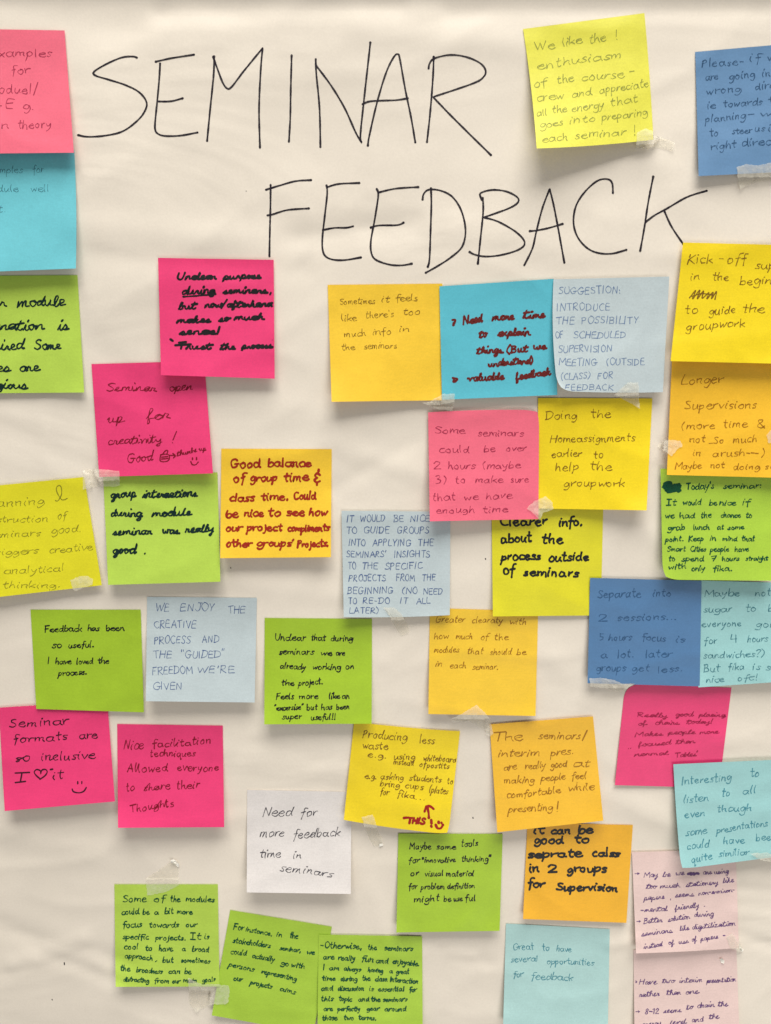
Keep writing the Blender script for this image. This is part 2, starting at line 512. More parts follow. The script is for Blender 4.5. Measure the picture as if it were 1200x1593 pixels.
# ------------------------------------------------------------------ the setting: wall and the big poster sheet
wall_m = plain_mat('painted_wall', srgb(205, 200, 190))
wv = [(-3, 0.012, -2), (3, 0.012, -2), (3, 0.012, 2), (-3, 0.012, 2), (-3, 0.1, -2), (3, 0.1, -2), (3, 0.1, 2), (-3, 0.1, 2)]
wf = [(0, 1, 2, 3), (5, 4, 7, 6), (0, 4, 5, 1), (3, 2, 6, 7), (0, 3, 7, 4), (1, 5, 6, 2)]
wall = link_mesh('wall', wv, wf, wall_m, smooth=False)
wall['kind'] = 'structure'

X0, X1, Z0, Z1 = -0.46, 0.46, -0.60, 0.58
NX, NZ = 300, 380
sv = []
for j in range(NZ + 1):
    z = Z0 + (Z1 - Z0) * j / NZ
    for i in range(NX + 1):
        x = X0 + (X1 - X0) * i / NX
        sv.append((x, -W(x, z), z))
sf = []
for j in range(NZ):
    for i in range(NX):
        a = j * (NX + 1) + i
        sf.append((a, a + 1, a + NX + 2, a + NX + 1))
sheet = link_mesh('poster_paper', sv, sf, wall_paper_mat())
sheet['kind'] = 'structure'
del sv, sf


def sheet_surf(px, py, e):
    p = unproj(px, py)
    return unproj(px, py, W(p.x, p.z) + e)


# ------------------------------------------------------------------ heading drawn on the sheet
TITLE = [
 # SEMINAR
 ('R1', ["608 255 590 250 540 255 470 285 418 318 425 335 480 352 560 378 620 410 652 455 640 500 600 545 540 585 460 603 390 607 348 600"]),
 ('R1', ["693 273 760 258 862 242", "712 282 708 350 700 440 690 540 690 575 700 592 730 603 800 602 878 588", "707 450 760 449 812 436"]),
 ('R1', ["921 625 935 480 950 330 952 250", "948 252 965 300 990 365 1010 392 1030 385 1080 320 1168 212 1168 212 1160 300 1152 480 1156 655"]),
 ('R2', ["154 246 150 400 148 520 142 628"]),
 ('R2', ["261 262 264 330 278 480 282 652", "263 290 330 380 390 480 440 590 467 634 467 634 460 600 475 450 495 270 504 188"]),
 ('R2', ["493 646 500 600 535 450 575 320 610 250 627 240 635 260 660 400 685 520 704 632", "470 462 500 450 560 446 620 444 670 436"]),
 ('R2', ["786 252 782 350 770 500 756 630", "763 303 768 280 790 258 860 243 930 252 990 278 1016 310 1008 340 960 370 783 430 783 430 850 500 940 590 1040 688"]),
 # FEEDBACK
 ('R20', ["67 87 66 200 63 320 61 437", "45 110 110 90 190 68 265 63", "52 236 75 232 150 210 254 202"]),
 ('R20', ["342 90 345 130 333 240 322 340 322 400 335 435 370 453 430 456 510 443", "345 98 400 82 502 77", "325 308 380 298 440 297 472 290"]),
 ('R20', ["589 107 596 140 578 260 560 360 562 420 585 455 650 478 710 482 760 474", "596 124 680 105 792 97", "560 296 600 286 690 284 720 272"]),
 ('R20', ["855 103 857 180 853 320 848 450 840 488", "814 158 820 130 845 110 900 114 960 145 1005 215 1025 310 1008 390 950 445 880 490 830 518"]),
 ('R21', ["36 182 38 250 25 380 12 505", "32 190 24 160 80 143 150 150 205 178 208 205 160 235 40 278 40 278 110 298 200 350 242 400 215 435 130 462 50 470 -5 460 -28 448"]),
 ('R21', ["240 513 280 430 300 345 330 230 365 138 365 138 385 220 410 350 437 500", "268 345 300 342 360 330 428 310"]),
 ('R21', ["676 158 672 110 650 90 600 98 540 150 495 220 482 300 500 370 545 425 600 452 670 456 742 437"]),
 ('R21', ["874 78 850 200 830 330 810 442", "838 300 880 268 940 235 1040 178 1137 147", "930 250 965 325 1022 410"]),
]
title_ink = ink_mat('heading_marker_ink', (0.017, 0.012, 0.020), 0.98, 0.24)
rngT = random.Random(5)
for reg, sts in TITLE:
    strokes = []
    for s in sts:
        v = [float(t) for t in s.split()]
        pts = [rp(reg, a, b) for a, b in zip(v[0::2], v[1::2])]
        strokes.append(spline(pts, 2.0))
    vv, ff = [], []
    ribbon(strokes, 3.0, sheet_surf, vv, ff, rngT, 8e-5, 0.10, 0.32)
    link_mesh('heading_letter', vv, ff, title_ink, parent=sheet)

# small ink dots on the sheet
dot_ink = ink_mat('speck_ink', (0.03, 0.025, 0.03), 0.8, 0.2)
for (x, y, r, l) in [(755.6, 869, 1.0, 1), (736, 1272, 1.0, 1), (100, 1498, 1.0, 3), (383, 297, 0.7, 0), (81, 1555, .8, 1), (359, 883, .8, 1), (115, 243, .8, 1)]:
    vv, ff = [], []
    ribbon([[(x, y), (x + 0.3, y + l)]], r * 1.7, sheet_surf, vv, ff, rngT, 6e-5, 0)
    link_mesh('ink_speck', vv, ff, dot_ink, parent=sheet)

# ------------------------------------------------------------------ sticky notes
HOT = srgb(248, 58, 130)
COL = {
 'hot_pink': srgb(242, 64, 124), 'salmon_pink': srgb(247, 112, 136), 'cyan': srgb(92, 192, 210), 'green': srgb(168, 202, 46),
 'light_green': srgb(188, 219, 84), 'lime_green': srgb(176, 212, 66), 'mid_blue': srgb(104, 145, 186), 'sky_cyan': srgb(112, 202, 214), 'pale_neon': srgb(234, 229, 80), 'neon_yellow': srgb(232, 224, 36), 'yellow': srgb(245, 217, 20), 'orange': srgb(249, 206, 54),
 'deep_orange': srgb(246, 184, 26), 'light_blue': srgb(197, 210, 213), 'blue': srgb(84, 128, 174), 'teal': srgb(160, 210, 210), 'pale_teal': srgb(178, 216, 213),
 'pale_pink': srgb(238, 210, 203), 'white': srgb(234, 228, 224), 'amber': srgb(248, 194, 44),
}
NOTES = []


def smooth(t):
    t = min(1, max(0, t))
    return t * t * (3 - 2 * t)


class Note:
    def __init__(self, corners, lift=(5, 5), layer=1, curl=(0, 0), pwr=1.7, stick=0.16, round_=(0, 0, 0, 0), bulge=(0, 0, 0, 0), seed=0):
        self.c = corners            # TL TR BR BL in photo pixels
        self.lift = (lift[0] * .001, lift[1] * .001)
        self.layer = layer * 0.00028
        self.curl = (curl[0] * .001, curl[1] * .001)
        self.pwr = 1 + (pwr - 1) * 0.62
        self.stick = stick
        self.round_ = round_
        self.bulge = bulge          # px: top, right, bottom, left edge bow
        self.seed = seed
        self.wrinkle = 0.00006
        rg = random.Random(int(seed * 100))
        self.dog = (rg.uniform(0, 0.0016), rg.uniform(0, 0.0016))
        xs = [p[0] for p in corners]
        ys = [p[1] for p in corners]
        self.bb = (min(xs) - 3, min(ys) - 3, max(xs) + 3, max(ys) + 3)

    def pix(self, u, v):
        (ax, ay), (bx, by), (cx, cy), (dx, dy) = self.c
        x = (ax * (1 - u) + bx * u) * (1 - v) + (dx * (1 - u) + cx * u) * v
        y = (ay * (1 - u) + by * u) * (1 - v) + (dy * (1 - u) + cy * u) * v
        bt, br, bb, bl = self.bulge
        x += br * 4 * v * (1 - v) * u + bl * 4 * v * (1 - v) * (1 - u)
        y += bt * 4 * u * (1 - u) * (1 - v) + bb * 4 * u * (1 - u) * v
        # bent corners
        for k, (cu, cv) in enumerate(((0, 0), (1, 0), (1, 1), (0, 1))):
            r = self.round_[k]
            if r:
                d = abs(u - cu) + abs(v - cv)
                if d < 0.16:
                    f = (1 - d / 0.16) ** 2 * r
                    mx = 0.25 * (ax + bx + cx + dx)
                    my = 0.25 * (ay + by + cy + dy)
                    L = math.hypot(mx - x, my - y)
                    x += (mx - x) / L * f
                    y += (my - y) / L * f
        return x, y

    def inv(self, x, y):
        (ax, ay), (bx, by), (cx, cy), (dx, dy) = self.c
        u = v = 0.5
        for _ in range(4):
            fx = (ax * (1 - u) + bx * u) * (1 - v) + (dx * (1 - u) + cx * u) * v - x
            fy = (ay * (1 - u) + by * u) * (1 - v) + (dy * (1 - u) + cy * u) * v - y
            jxu = (bx - ax) * (1 - v) + (cx - dx) * v
            jyu = (by - ay) * (1 - v) + (cy - dy) * v
            jxv = (dx - ax) * (1 - u) + (cx - bx) * u
            jyv = (dy - ay) * (1 - u) + (cy - by) * u
            det = jxu * jyv - jxv * jyu
            u -= (fx * jyv - fy * jxv) / det
            v -= (fy * jxu - fx * jyu) / det
        return u, v

    def own(self, u, v):
        t = max(0.0, (v - self.stick) / (1 - self.stick))
        l = self.lift[0] * (1 - u) + self.lift[1] * u
        h = l * t ** self.pwr
        h += self.curl[0] * max(0, 1 - u / 0.3) ** 2 * smooth(v * 1.2)
        h += self.curl[1] * max(0, 1 - (1 - u) / 0.3) ** 2 * smooth(v * 1.2)
        h += 0.0005 * noise.noise((u * 1.6 + self.seed, v * 3.2, self.seed * 1.7)) * (0.25 + t)
        h += self.wrinkle * noise.noise((u * 4.5 + v * 2 + self.seed, v * 7.0 - u, self.seed))
        h += self.dog[0] * max(0, 1 - (u + (1 - v)) / 0.35) ** 2 + self.dog[1] * max(0, 1 - ((1 - u) + (1 - v)) / 0.35) ** 2
        return h + self.layer + 0.00030

    def h(self, u, v):
        uc, vc = min(1, max(0, u)), min(1, max(0, v))
        x, y = self.pix(uc, vc)
        p = unproj(x, y)
        return W(p.x, p.z) + self.own(uc, vc)

    def surf(self, x, y, e):
        u, v = self.inv(x, y)
        for _ in range(2):
            qx, qy = self.pix(u, v)
            u2, v2 = self.inv(2 * x - qx, 2 * y - qy) if _ == 0 else self.inv(px_ + x - qx, py_ + y - qy)
            px_, py_ = (2 * x - qx, 2 * y - qy) if _ == 0 else (px_ + x - qx, py_ + y - qy)
            u, v = u2, v2
        if u < 0.004 or u > 0.996 or v < 0.004 or v > 0.996:
            return None
        # height of the built triangle under this point, so that the ink lies on the facets
        N = self.N
        gu, gv = u * N, v * N
        i, j = min(N - 1, int(gu)), min(N - 1, int(gv))
        fu, fv = gu - i, gv - j
        H = self.H
        k = j * (N + 1) + i
        a, b, c, d = H[k], H[k + 1], H[k + N + 1], H[k + N + 2]     # TL TR BL BR, split TL-BR
        h = a + fv * (c - a) + fu * (d - c) if fv >= fu else a + fu * (b - a) + fv * (d - b)
        return unproj(x, y, h + e)

    def build(self, mat, label, group=None):
        N = self.N = 30
        self.H = []
        fr, bk = [], []
        for j in range(N + 1):
            for i in range(N + 1):
                u, v = i / N, j / N
                hh = self.h(u, v)
                self.H.append(hh)
                x, y = self.pix(u, v)
                fr.append(unproj(x, y, hh))
                bk.append(unproj(x, y, hh - self.thick))
        org = unproj(*self.pix(0.5, 0.5))
        root = bpy.data.objects.new('sticky_note', None)
        root.empty_display_size = 0.01
        scene.collection.objects.link(root)
        root.location = org
        root['label'] = label
        root['category'] = 'sticky note'
        root['group'] = group or 'sticky notes stuck on the poster'
        nv = len(fr)
        fs = []
        for j in range(N):
            for i in range(N):
                a = j * (N + 1) + i
                fs.append((a, a + N + 1, a + N + 2))
                fs.append((a, a + N + 2, a + 1))
                fs.append((nv + a, nv + a + 1, nv + a + N + 2, nv + a + N + 1))
        nf = len(fs)
        # rim, with its own vertices so that the edge stays crisp
        ring = [i for i in range(N)] + [i * (N + 1) + N for i in range(N)] + [N * (N + 1) + N - i for i in range(N)] + [(N - i) * (N + 1) for i in range(N)]
        vs = fr + bk
        base = len(vs)
        for r in ring:
            vs.append(fr[r])
            vs.append(bk[r])
        m = len(ring)
        for q in range(m):
            a, b = base + 2 * q, base + 2 * ((q + 1) % m)
            fs.append((a, b, b + 1, a + 1))
        self.root = root
        self.org = org
        link_mesh('paper', vs, fs, mat, parent=root, origin=org)
        return root

    def write(self, name, strokes, width, mat, rng, press=0.16):
        vv, ff = [], []
        ribbon(strokes, width, self.surf, vv, ff, rng, press=press)
        if ff:
            return link_mesh(name, vv, ff, mat, parent=self.root, origin=self.org)


INK = {
 'black': ((0.010, 0.011, 0.012), 1.0, 0.06), 'green_black': ((0.004, 0.022, 0.020), 1.0, 0.1), 'dark_green': ((0.003, 0.075, 0.032), 0.97, 0.22),
 'dark_red': ((0.22, 0.006, 0.018), 0.88, 0.3), 'wine': ((0.36, 0.02, 0.07), 0.68, 0.3), 'red_brown': ((0.33, 0.020, 0.008), 0.98, 0.12), 'brown': ((0.20, 0.10, 0.01), 0.78, 0.3),
 'olive': ((0.24, 0.22, 0.02), 0.74, 0.3), 'pencil_olive': ((0.30, 0.32, 0.06), 0.75, 0.3), 'maroon_black': ((0.045, 0.008, 0.018), 0.97, 0.12),
 'blue_pen': ((0.075, 0.13, 0.30), 0.72, 0.32), 'pale_blue_pen': ((0.15, 0.23, 0.40), 0.72, 0.32), 'dark_blue': ((0.03, 0.09, 0.19), 0.7, 0.35), 'faint_blue': ((0.035, 0.11, 0.24), 0.6, 0.35),
 'teal_pen': ((0.05, 0.20, 0.25), 0.68, 0.32), 'sea_pen': ((0.06, 0.27, 0.34), 0.75, 0.3), 'purple': ((0.13, 0.055, 0.20), 0.82, 0.3),
 'grey_pen': ((0.06, 0.055, 0.07), 0.82, 0.3), 'fine_brown': ((0.32, 0.13, 0.008), 0.72, 0.3), 'marker_red': ((0.33, 0.010, 0.006), 1.0, 0.06),
 'wine_pen': ((0.36, 0.006, 0.06), 0.72, 0.3), 'marker_brown': ((0.13, 0.012, 0.010), 1.0, 0.08),
}


def P4(s):
    v = [float(t) for t in s.replace(',', ' ').split()]
    return [(v[0], v[1]), (v[2], v[3]), (v[4], v[5]), (v[6], v[7])]


def note(color, corners, label, ink, width, lines, lift=(5, 5), layer=1, curl=(0, 0), pwr=1.7, stick=0.16,
         round_=(0, 0, 0, 0), bulge=(0, 0, 0, 0), slant=0.05, link=0.0, jit=1.25, ang=0.0, draw=(), press=0.16, wrinkle=0.00006, thick=0.00013):
    k = len(NOTES)
    rng = random.Random(100 + k * 7)
    n = Note(P4(corners), lift, layer, curl, pwr, stick, round_, bulge, k * 3.17)
    n.wrinkle = wrinkle
    if layer < 1:
        n.dog = (0, 0)
    n.thick = thick
    n.build(note_mat(color + '_note_paper', COL[color]), label)
    NOTES.append(n)
    col, al, va = INK[ink]
    im = ink_mat(ink + '_ink', col, al, va)
    caps = sum(1 for ln in lines if ln[6].isupper()) > len(lines) / 2
    hand = (k + 1, 0.45 if caps or width > 2.8 else rng.uniform(0.4, 0.7), 1.0 if caps else rng.uniform(0.82, 1.05), rng.uniform(0.8, 1.1), rng.uniform(-0.4, 0.7), rng.uniform(0.3, 1.0))
    if not ang and not caps:
        ang = rng.uniform(0.0, 0.35)
    if lines and sum(ln[5] for ln in lines) / len(lines) < 17:
        jit *= 0.72
    strokes = []
    for ln in lines:
        reg, x0, y0, x1, y1, xh, text = ln[:7]
        strokes += layout(rng, reg, x0, y0, x1, y1, xh, text, slant, link, jit, ang, hand)
    if strokes:
        n.write('handwriting', strokes, width * (0.76 if width < 2.3 and not ink.startswith(('black', 'dark_green')) else 0.85 if width < 2.3 else 0.95), im, rng, press if width > 2.6 else press + 0.12)
    for d in draw:
        nm, reg, ink2, w2, sts = d
        c2, a2, v2 = INK[ink2]
        ss = []
        for s in sts:
            if isinstance(s, tuple):
                ss += layout(rng, reg, *s, slant, 0, jit)
                continue
            v = [float(t) for t in s.split()]
            ss.append(spline([rp(reg, a, b) for a, b in zip(v[0::2], v[1::2])], 1.2))
        n.write(nm, ss, w2, ink_mat(ink2 + '_ink', c2, a2, v2), rng, press)
    return n
# lines: (zoom region, x0, baseline y0, x1, baseline y1, x height, text)
note('salmon_pink', '-80,44 100.5,47 115,237.3 -70,239', 'salmon pink note with wine red writing about theory, in the top left corner',
     'wine', 1.7, [('R1', -40, 252, 238, 250, 20, 'examples'), ('R1', 52, 326, 135, 322, 22, 'for'), ('R1', -50, 415, 178, 412, 22, 'moduel/'),
      ('R1', -12, 484, 8, 484, 20, '-'), ('R1', 28, 482, 62, 482, 26, 'E'), ('R1', 106, 485, 152, 483, 22, 'g.'), ('R1', -15, 568, 42, 567, 18, 'in'), ('R1', 80, 570, 232, 566, 19, 'theory')],
     lift=(6, 5), layer=3)
note('sky_cyan', '-72,235 115.5,233 118,417.5 -66,424.5', 'bright cyan note with faint writing, at the left edge under a salmon pink note',
     'teal_pen', 1.2, [('R1', -70, 768, 105, 766, 16, 'examples'), ('R1', 148, 768, 195, 766, 18, 'for'), ('R1', -70, 852, 85, 850, 16, 'module'), ('R1', 140, 852, 220, 848, 17, 'well'), ('R1', -60, 945, 28, 942, 17, 'out.')],
     lift=(7, 6), layer=2, bulge=(0, 2, 0, 0))
note('light_green', '-60,429 120.6,427.8 131,610.5 -50,612', 'light green note with thick black writing, cut by the left edge below the cyan note',
     'green_black', 2.7, [('R4', -90, 264, 28, 263, 22, 'Our'), ('R4', 75, 264, 275, 262, 25, 'module'), ('R4', -90, 362, 190, 360, 22, 'planation'), ('R4', 248, 360, 285, 360, 22, 'is'),
      ('R4', -60, 446, 112, 445, 22, 'quired.'), ('R4', 148, 443, 258, 442, 22, 'Some'), ('R4', -90, 543, 40, 541, 22, 'ioles'), ('R4', 82, 541, 162, 538, 22, 'are'), ('R4', -90, 612, 115, 610, 19, 'ntigious')],
     lift=(2.5, 2), link=0.6, slant=0.12, layer=1)
note('hot_pink', '142.3,566.3 318,561.2 331.5,736.4 154.4,742', 'hot pink note with thin dark red words about creativity and a small thumbs up drawing',
     'dark_red', 2.0, [('R4', 452, 622, 665, 622, 19, 'Seminar'), ('R4', 718, 622, 815, 619, 20, 'open'), ('R4', 457, 756, 522, 752, 22, 'up'), ('R4', 622, 744, 718, 738, 22, 'for'),
      ('R4', 457, 852, 690, 838, 19, 'creativity'), ('R4', 725, 845, 740, 845, 25, '!'), ('R4', 540, 925, 648, 918, 22, 'Good'), ('R4', 752, 897, 878, 872, 12, 'thumbs up')],
     lift=(2.5, 5), layer=3, link=0.6, slant=0.2,
     draw=[('thumbs_up_drawing', 'R4', 'dark_red', 1.9, ["682 893 680 918 700 922 716 915 718 895 700 890 682 893", "690 890 702 876 712 876 708 890", "686 903 712 900", "686 911 712 908", "720 895 742 897", "734 888 744 897 736 906"]),
           ('smiley_drawing', 'R4', 'dark_red', 1.9, ["817 906 817 913", "834 905 834 913", "810 922 816 934 830 935 841 924"])])
note('hot_pink', '246,401 426,404 427.6,589 250.5,583.5', 'hot pink note with thick black cursive writing, below the first letters of the heading',
     'black', 3.3, [('R4', 752, 150, 920, 146, 15, 'Unclear'), ('R4', 948, 147, 1108, 144, 14, 'purpose'), ('R4', 770, 212, 915, 208, 17, 'during'), ('R4', 948, 208, 1135, 206, 15, 'seminars'), ('R4', 1142, 208, 1152, 208, 14, ','),
      ('R4', 760, 275, 832, 273, 15, 'but'), ('R4', 868, 268, 1160, 264, 15, 'now/afterhand'), ('R4', 752, 332, 895, 330, 14, 'makes'), ('R4', 928, 326, 970, 325, 14, 'so'), ('R4', 996, 320, 1120, 318, 14, 'much'),
      ('R4', 762, 382, 935, 380, 15, 'sence!'), ('R4', 752, 444, 900, 443, 14, 'Trust'), ('R4', 935, 446, 995, 445, 14, 'the'), ('R4', 1027, 442, 1155, 438, 13, 'process')],
     lift=(5, 4), layer=6, link=0.85, slant=0.22,
     draw=[('underline', 'R4', 'black', 2.6, ["778 222 840 218 915 211"]), ('opening_quote_mark', 'R4', 'black', 3.6, ["724 403 733 409"]), ('closing_quote_mark', 'R4', 'black', 3.6, ["1159 410 1163 416"]), ('letter_bar', 'R4', 'black', 3.2, ["744 428 810 424"])])
note('neon_yellow', '-48,759.5 131,742 158.5,910.5 -21,931', 'lemon yellow note with faint writing about analytical thinking, cut by the left edge',
     'olive', 1.4, [('R7', -90, 366, 240, 345, 24, 'Planning'), ('R7', -120, 447, 258, 436, 18, 'construction'), ('R7', 300, 428, 342, 424, 22, 'of'), ('R7', -60, 522, 218, 512, 19, 'seminars'),
      ('R7', 268, 500, 425, 492, 22, 'good.'), ('R7', -50, 616, 205, 600, 19, 'triggers'), ('R7', 258, 602, 485, 585, 20, 'creative'), ('R7', 22, 712, 340, 692, 20, 'analytical'), ('R7', 15, 785, 320, 778, 18, 'thinking.')],
     lift=(5, 2.5), layer=4, slant=0.2,
     draw=[('looped_ampersand', 'R7', 'olive', 1.5, ["288 328 300 330 318 300 318 262 306 250 292 265 300 295 322 325 348 318"])])
note('light_green', '160.5,737 338.5,735 343,905 168.3,910', 'light green note saying group interactions were really good, directly below a hot pink note',
     'green_black', 2.9, [('R7', 575, 314, 708, 310, 23, 'group'), ('R7', 740, 314, 1025, 308, 22, 'interactions'), ('R7', 573, 413, 735, 410, 21, 'during'), ('R7', 790, 409, 993, 406, 22, 'module'),
      ('R7', 585, 510, 792, 502, 20, 'seminar'), ('R7', 843, 500, 928, 498, 20, 'was'), ('R7', 962, 496, 1110, 490, 21, 'really'), ('R7', 585, 606, 700, 602, 23, 'good'), ('R7', 747, 605, 755, 605, 20, '.')],
     lift=(6, 6), layer=1, link=0.7, slant=0.15)
note('orange', '344.4,698 516.3,698.7 515,866.8 342.8,868.4', 'golden yellow note filled with bold red brown writing about group time and class time',
     'red_brown', 3.0, [('R8', 125, 150, 272, 150, 24, 'Good'), ('R8', 308, 146, 522, 144, 23, 'balance'), ('R8', 137, 222, 195, 218, 24, 'of'), ('R8', 222, 218, 358, 214, 22, 'group'), ('R8', 388, 216, 508, 214, 22, 'time'),
      ('R8', 120, 316, 242, 312, 21, 'class'), ('R8', 275, 312, 412, 308, 21, 'time.'), ('R8', 435, 308, 545, 304, 22, 'Could'), ('R8', 103, 396, 160, 394, 22, 'be'), ('R8', 192, 390, 288, 388, 21, 'nice'), ('R8', 310, 388, 372, 386, 21, 'to'),
      ('R8', 400, 386, 490, 386, 22, 'see'), ('R8', 510, 386, 600, 384, 21, 'how'), ('R8', 102, 464, 182, 460, 20, 'our'), ('R8', 205, 460, 382, 458, 20, 'project'), ('R8', 405, 464, 612, 460, 18, 'compliments'),
      ('R8', 102, 541, 230, 538, 20, 'other'), ('R8', 255, 537, 440, 535, 19, "groups'"), ('R8', 452, 542, 607, 536, 18, 'Projects.')],
     lift=(7, 6), layer=1, slant=0.08,
     draw=[('and_sign', 'R8', 'red_brown', 3.4, ["562 186 548 178 538 190 550 200 550 200 535 210 545 222 562 216", "556 160 555 168", "548 226 547 235"])])
note('orange', '510,443 688.5,441 688,622.7 516,625', 'orange note with thin brown writing in its top half, left of a bright cyan note',
     'brown', 1.4, [('R5', 155, 168, 332, 164, 16, 'Sometimes'), ('R5', 362, 158, 398, 157, 17, 'it'), ('R5', 432, 152, 538, 150, 17, 'feels'), ('R5', 165, 250, 240, 247, 17, 'like'), ('R5', 282, 236, 425, 228, 17, "there's"), ('R5', 468, 220, 552, 216, 18, 'too'),
      ('R5', 178, 328, 288, 322, 17, 'much'), ('R5', 318, 320, 412, 314, 18, 'info'), ('R5', 450, 304, 498, 302, 16, 'in'), ('R5', 165, 396, 230, 392, 17, 'the'), ('R5', 275, 388, 440, 382, 17, 'seminars')],
     lift=(8, 2.5), layer=1, pwr=1.9)
note('cyan', '684,445.3 862,433.5 867.5,614.3 688,621.7', 'bright cyan note with thick dark brown writing, between orange and pale blue notes',
     'marker_brown', 3.2, [('R5', 708, 268, 724, 262, 20, ','), ('R5', 762, 264, 855, 254, 21, 'Need'), ('R5', 905, 248, 1012, 240, 20, 'more'), ('R5', 1058, 240, 1165, 230, 20, 'time'), ('R5', 840, 334, 875, 330, 20, 'to'), ('R5', 933, 326, 1090, 318, 19, 'explain'),
      ('R5', 828, 412, 952, 406, 18, 'things'), ('R5', 978, 410, 1080, 402, 19, '(But'), ('R5', 1107, 392, 1165, 388, 18, 'we'), ('R5', 885, 474, 1112, 456, 17, 'understand)'), ('R5', 785, 548, 962, 534, 19, 'valuable'), ('R5', 1020, 538, 1196, 514, 18, 'feedback')],
     lift=(3.5, 3), layer=4, link=0.45, slant=0.15,
     draw=[('bullet_mark', 'R5', 'marker_brown', 3.4, ["708 245 722 244 718 258 712 270"]), ('bullet_mark', 'R5', 'marker_brown', 3.4, ["710 530 732 535 720 548 712 548 716 538"])])
note('light_blue', '861.5,434.4 1041.7,430 1031.8,610 868,608', 'pale blue note in faint blue capitals about a suggestion, right of a bright cyan note',
     'pale_blue_pen', 1.5, [('R6', 158, 305, 470, 303, 18, 'SUGGESTION:'), ('R6', 150, 388, 418, 386, 18, 'INTRODUCE'), ('R6', 145, 455, 238, 453, 18, 'THE'), ('R6', 270, 453, 558, 450, 18, 'POSSIBILITY'), ('R6', 142, 524, 180, 523, 18, 'OF'), ('R6', 232, 524, 495, 522, 17, 'SCHEDULED'),
      ('R6', 155, 593, 425, 590, 17, 'SUPERVISION'), ('R6', 160, 658, 350, 657, 18, 'MEETING'), ('R6', 393, 657, 585, 654, 17, '(OUTSIDE'), ('R6', 170, 727, 315, 723, 17, '(CLASS)'), ('R6', 350, 724, 425, 722, 16, 'FOR'), ('R6', 192, 780, 432, 778, 15, 'FEEDBACK')],
     lift=(4, 3), layer=7, curl=(3, 0), round_=(0, 0, 0, 8), bulge=(0, 0, 1.5, -4.0), press=0.1)
note('yellow', '1063,377 1243,381.5 1226,566 1043.6,561.7', 'yellow note with a scribbled out word, at the right edge below the last heading letter',
     'brown', 1.8, [('R6', 790, 162, 915, 156, 24, 'Kick'), ('R6', 945, 150, 970, 150, 20, '-'), ('R6', 985, 156, 1085, 150, 24, 'off'), ('R6', 1125, 182, 1290, 178, 22, 'super'), ('R6', 805, 242, 848, 238, 22, 'in'), ('R6', 912, 242, 998, 240, 22, 'the'), ('R6', 1048, 258, 1330, 262, 23, 'beginning'),
      ('R6', 780, 402, 843, 400, 22, 'to'), ('R6', 898, 406, 1030, 402, 22, 'guide'), ('R6', 1060, 402, 1172, 400, 24, 'the'), ('R6', 785, 484, 1082, 466, 23, 'groupwork')],
     ang=0.5, lift=(6, 6), layer=8, slant=0.15,
     draw=[('scribbled_out_word', 'R6', 'brown', 2.0, ["800 325 830 290 815 330 850 288 838 330 868 292 862 328 895 300 885 330 915 298 908 330 932 295 925 332", "812 318 860 305 920 312"])])
note('amber', '1046,555 1226,557 1222,743.5 1037.9,738.7', 'orange note asking for longer supervisions, tucked under the yellow note at the right edge',
     'fine_brown', 1.9, [('R6', 762, 750, 970, 745, 24, 'Longer'), ('R6', 778, 872, 1138, 868, 22, 'Supervisions'), ('R6', 760, 972, 930, 970, 20, '(more'), ('R6', 968, 965, 1088, 962, 20, 'time'), ('R6', 1130, 965, 1165, 963, 24, '&'), ('R6', 800, 1036, 880, 1034, 20, 'not'),
      ('R6', 895, 1042, 970, 1040, 18, '_So'), ('R6', 1015, 1040, 1135, 1034, 20, 'much'), ('R6', 818, 1102, 855, 1100, 20, 'in'), ('R6', 915, 1106, 1075, 1102, 19, 'arush'), ('R6', 1078, 1100, 1140, 1098, 17, '---'), ('R6', 1155, 1102, 1172, 1102, 18, ')'), ('R6', 730, 1168, 862, 1163, 18, 'Maybe'), ('R6', 905, 1165, 970, 1163, 17, 'not'), ('R6', 1015, 1170, 1300, 1166, 16, 'doing some')],
     ang=0.5, lift=(5, 6), layer=6, slant=0.15)
note('neon_yellow', '765,785 939,785 935,957.5 767,959', 'lime yellow note with bold black writing, its top hidden under two other notes',
     'black', 3.2, [('R9', 440, 625, 675, 622, 24, 'Clearer'), ('R9', 728, 627, 842, 624, 23, 'info.'), ('R9', 442, 708, 595, 704, 24, 'about'), ('R9', 645, 714, 750, 712, 24, 'the'), ('R9', 445, 796, 640, 790, 23, 'process'), ('R9', 678, 797, 878, 795, 22, 'outside'), ('R9', 455, 866, 510, 862, 25, 'of'), ('R9', 555, 868, 830, 878, 23, 'seminars')],
     lift=(3, 0.5), layer=1, slant=0.05, press=0.1)
note('yellow', '837.4,619 1015.4,619.7 1006.4,794 838,791', 'yellow note about doing home assignments earlier, right of the salmon pink note',
     'brown', 1.8, [('R9', 662, 105, 820, 100, 23, 'Doing'), ('R9', 885, 95, 985, 92, 22, 'the'), ('R9', 685, 214, 1110, 210, 21, 'Homeassignments'), ('R9', 692, 288, 842, 284, 20, 'earlier'), ('R9', 900, 292, 945, 290, 20, 'to'), ('R9', 712, 356, 825, 350, 22, 'help'), ('R9', 882, 350, 990, 350, 22, 'the'), ('R9', 752, 434, 1060, 430, 21, 'groupwork')],
     ang=0.5, lift=(1.6, 7), layer=2.5, slant=0.1)
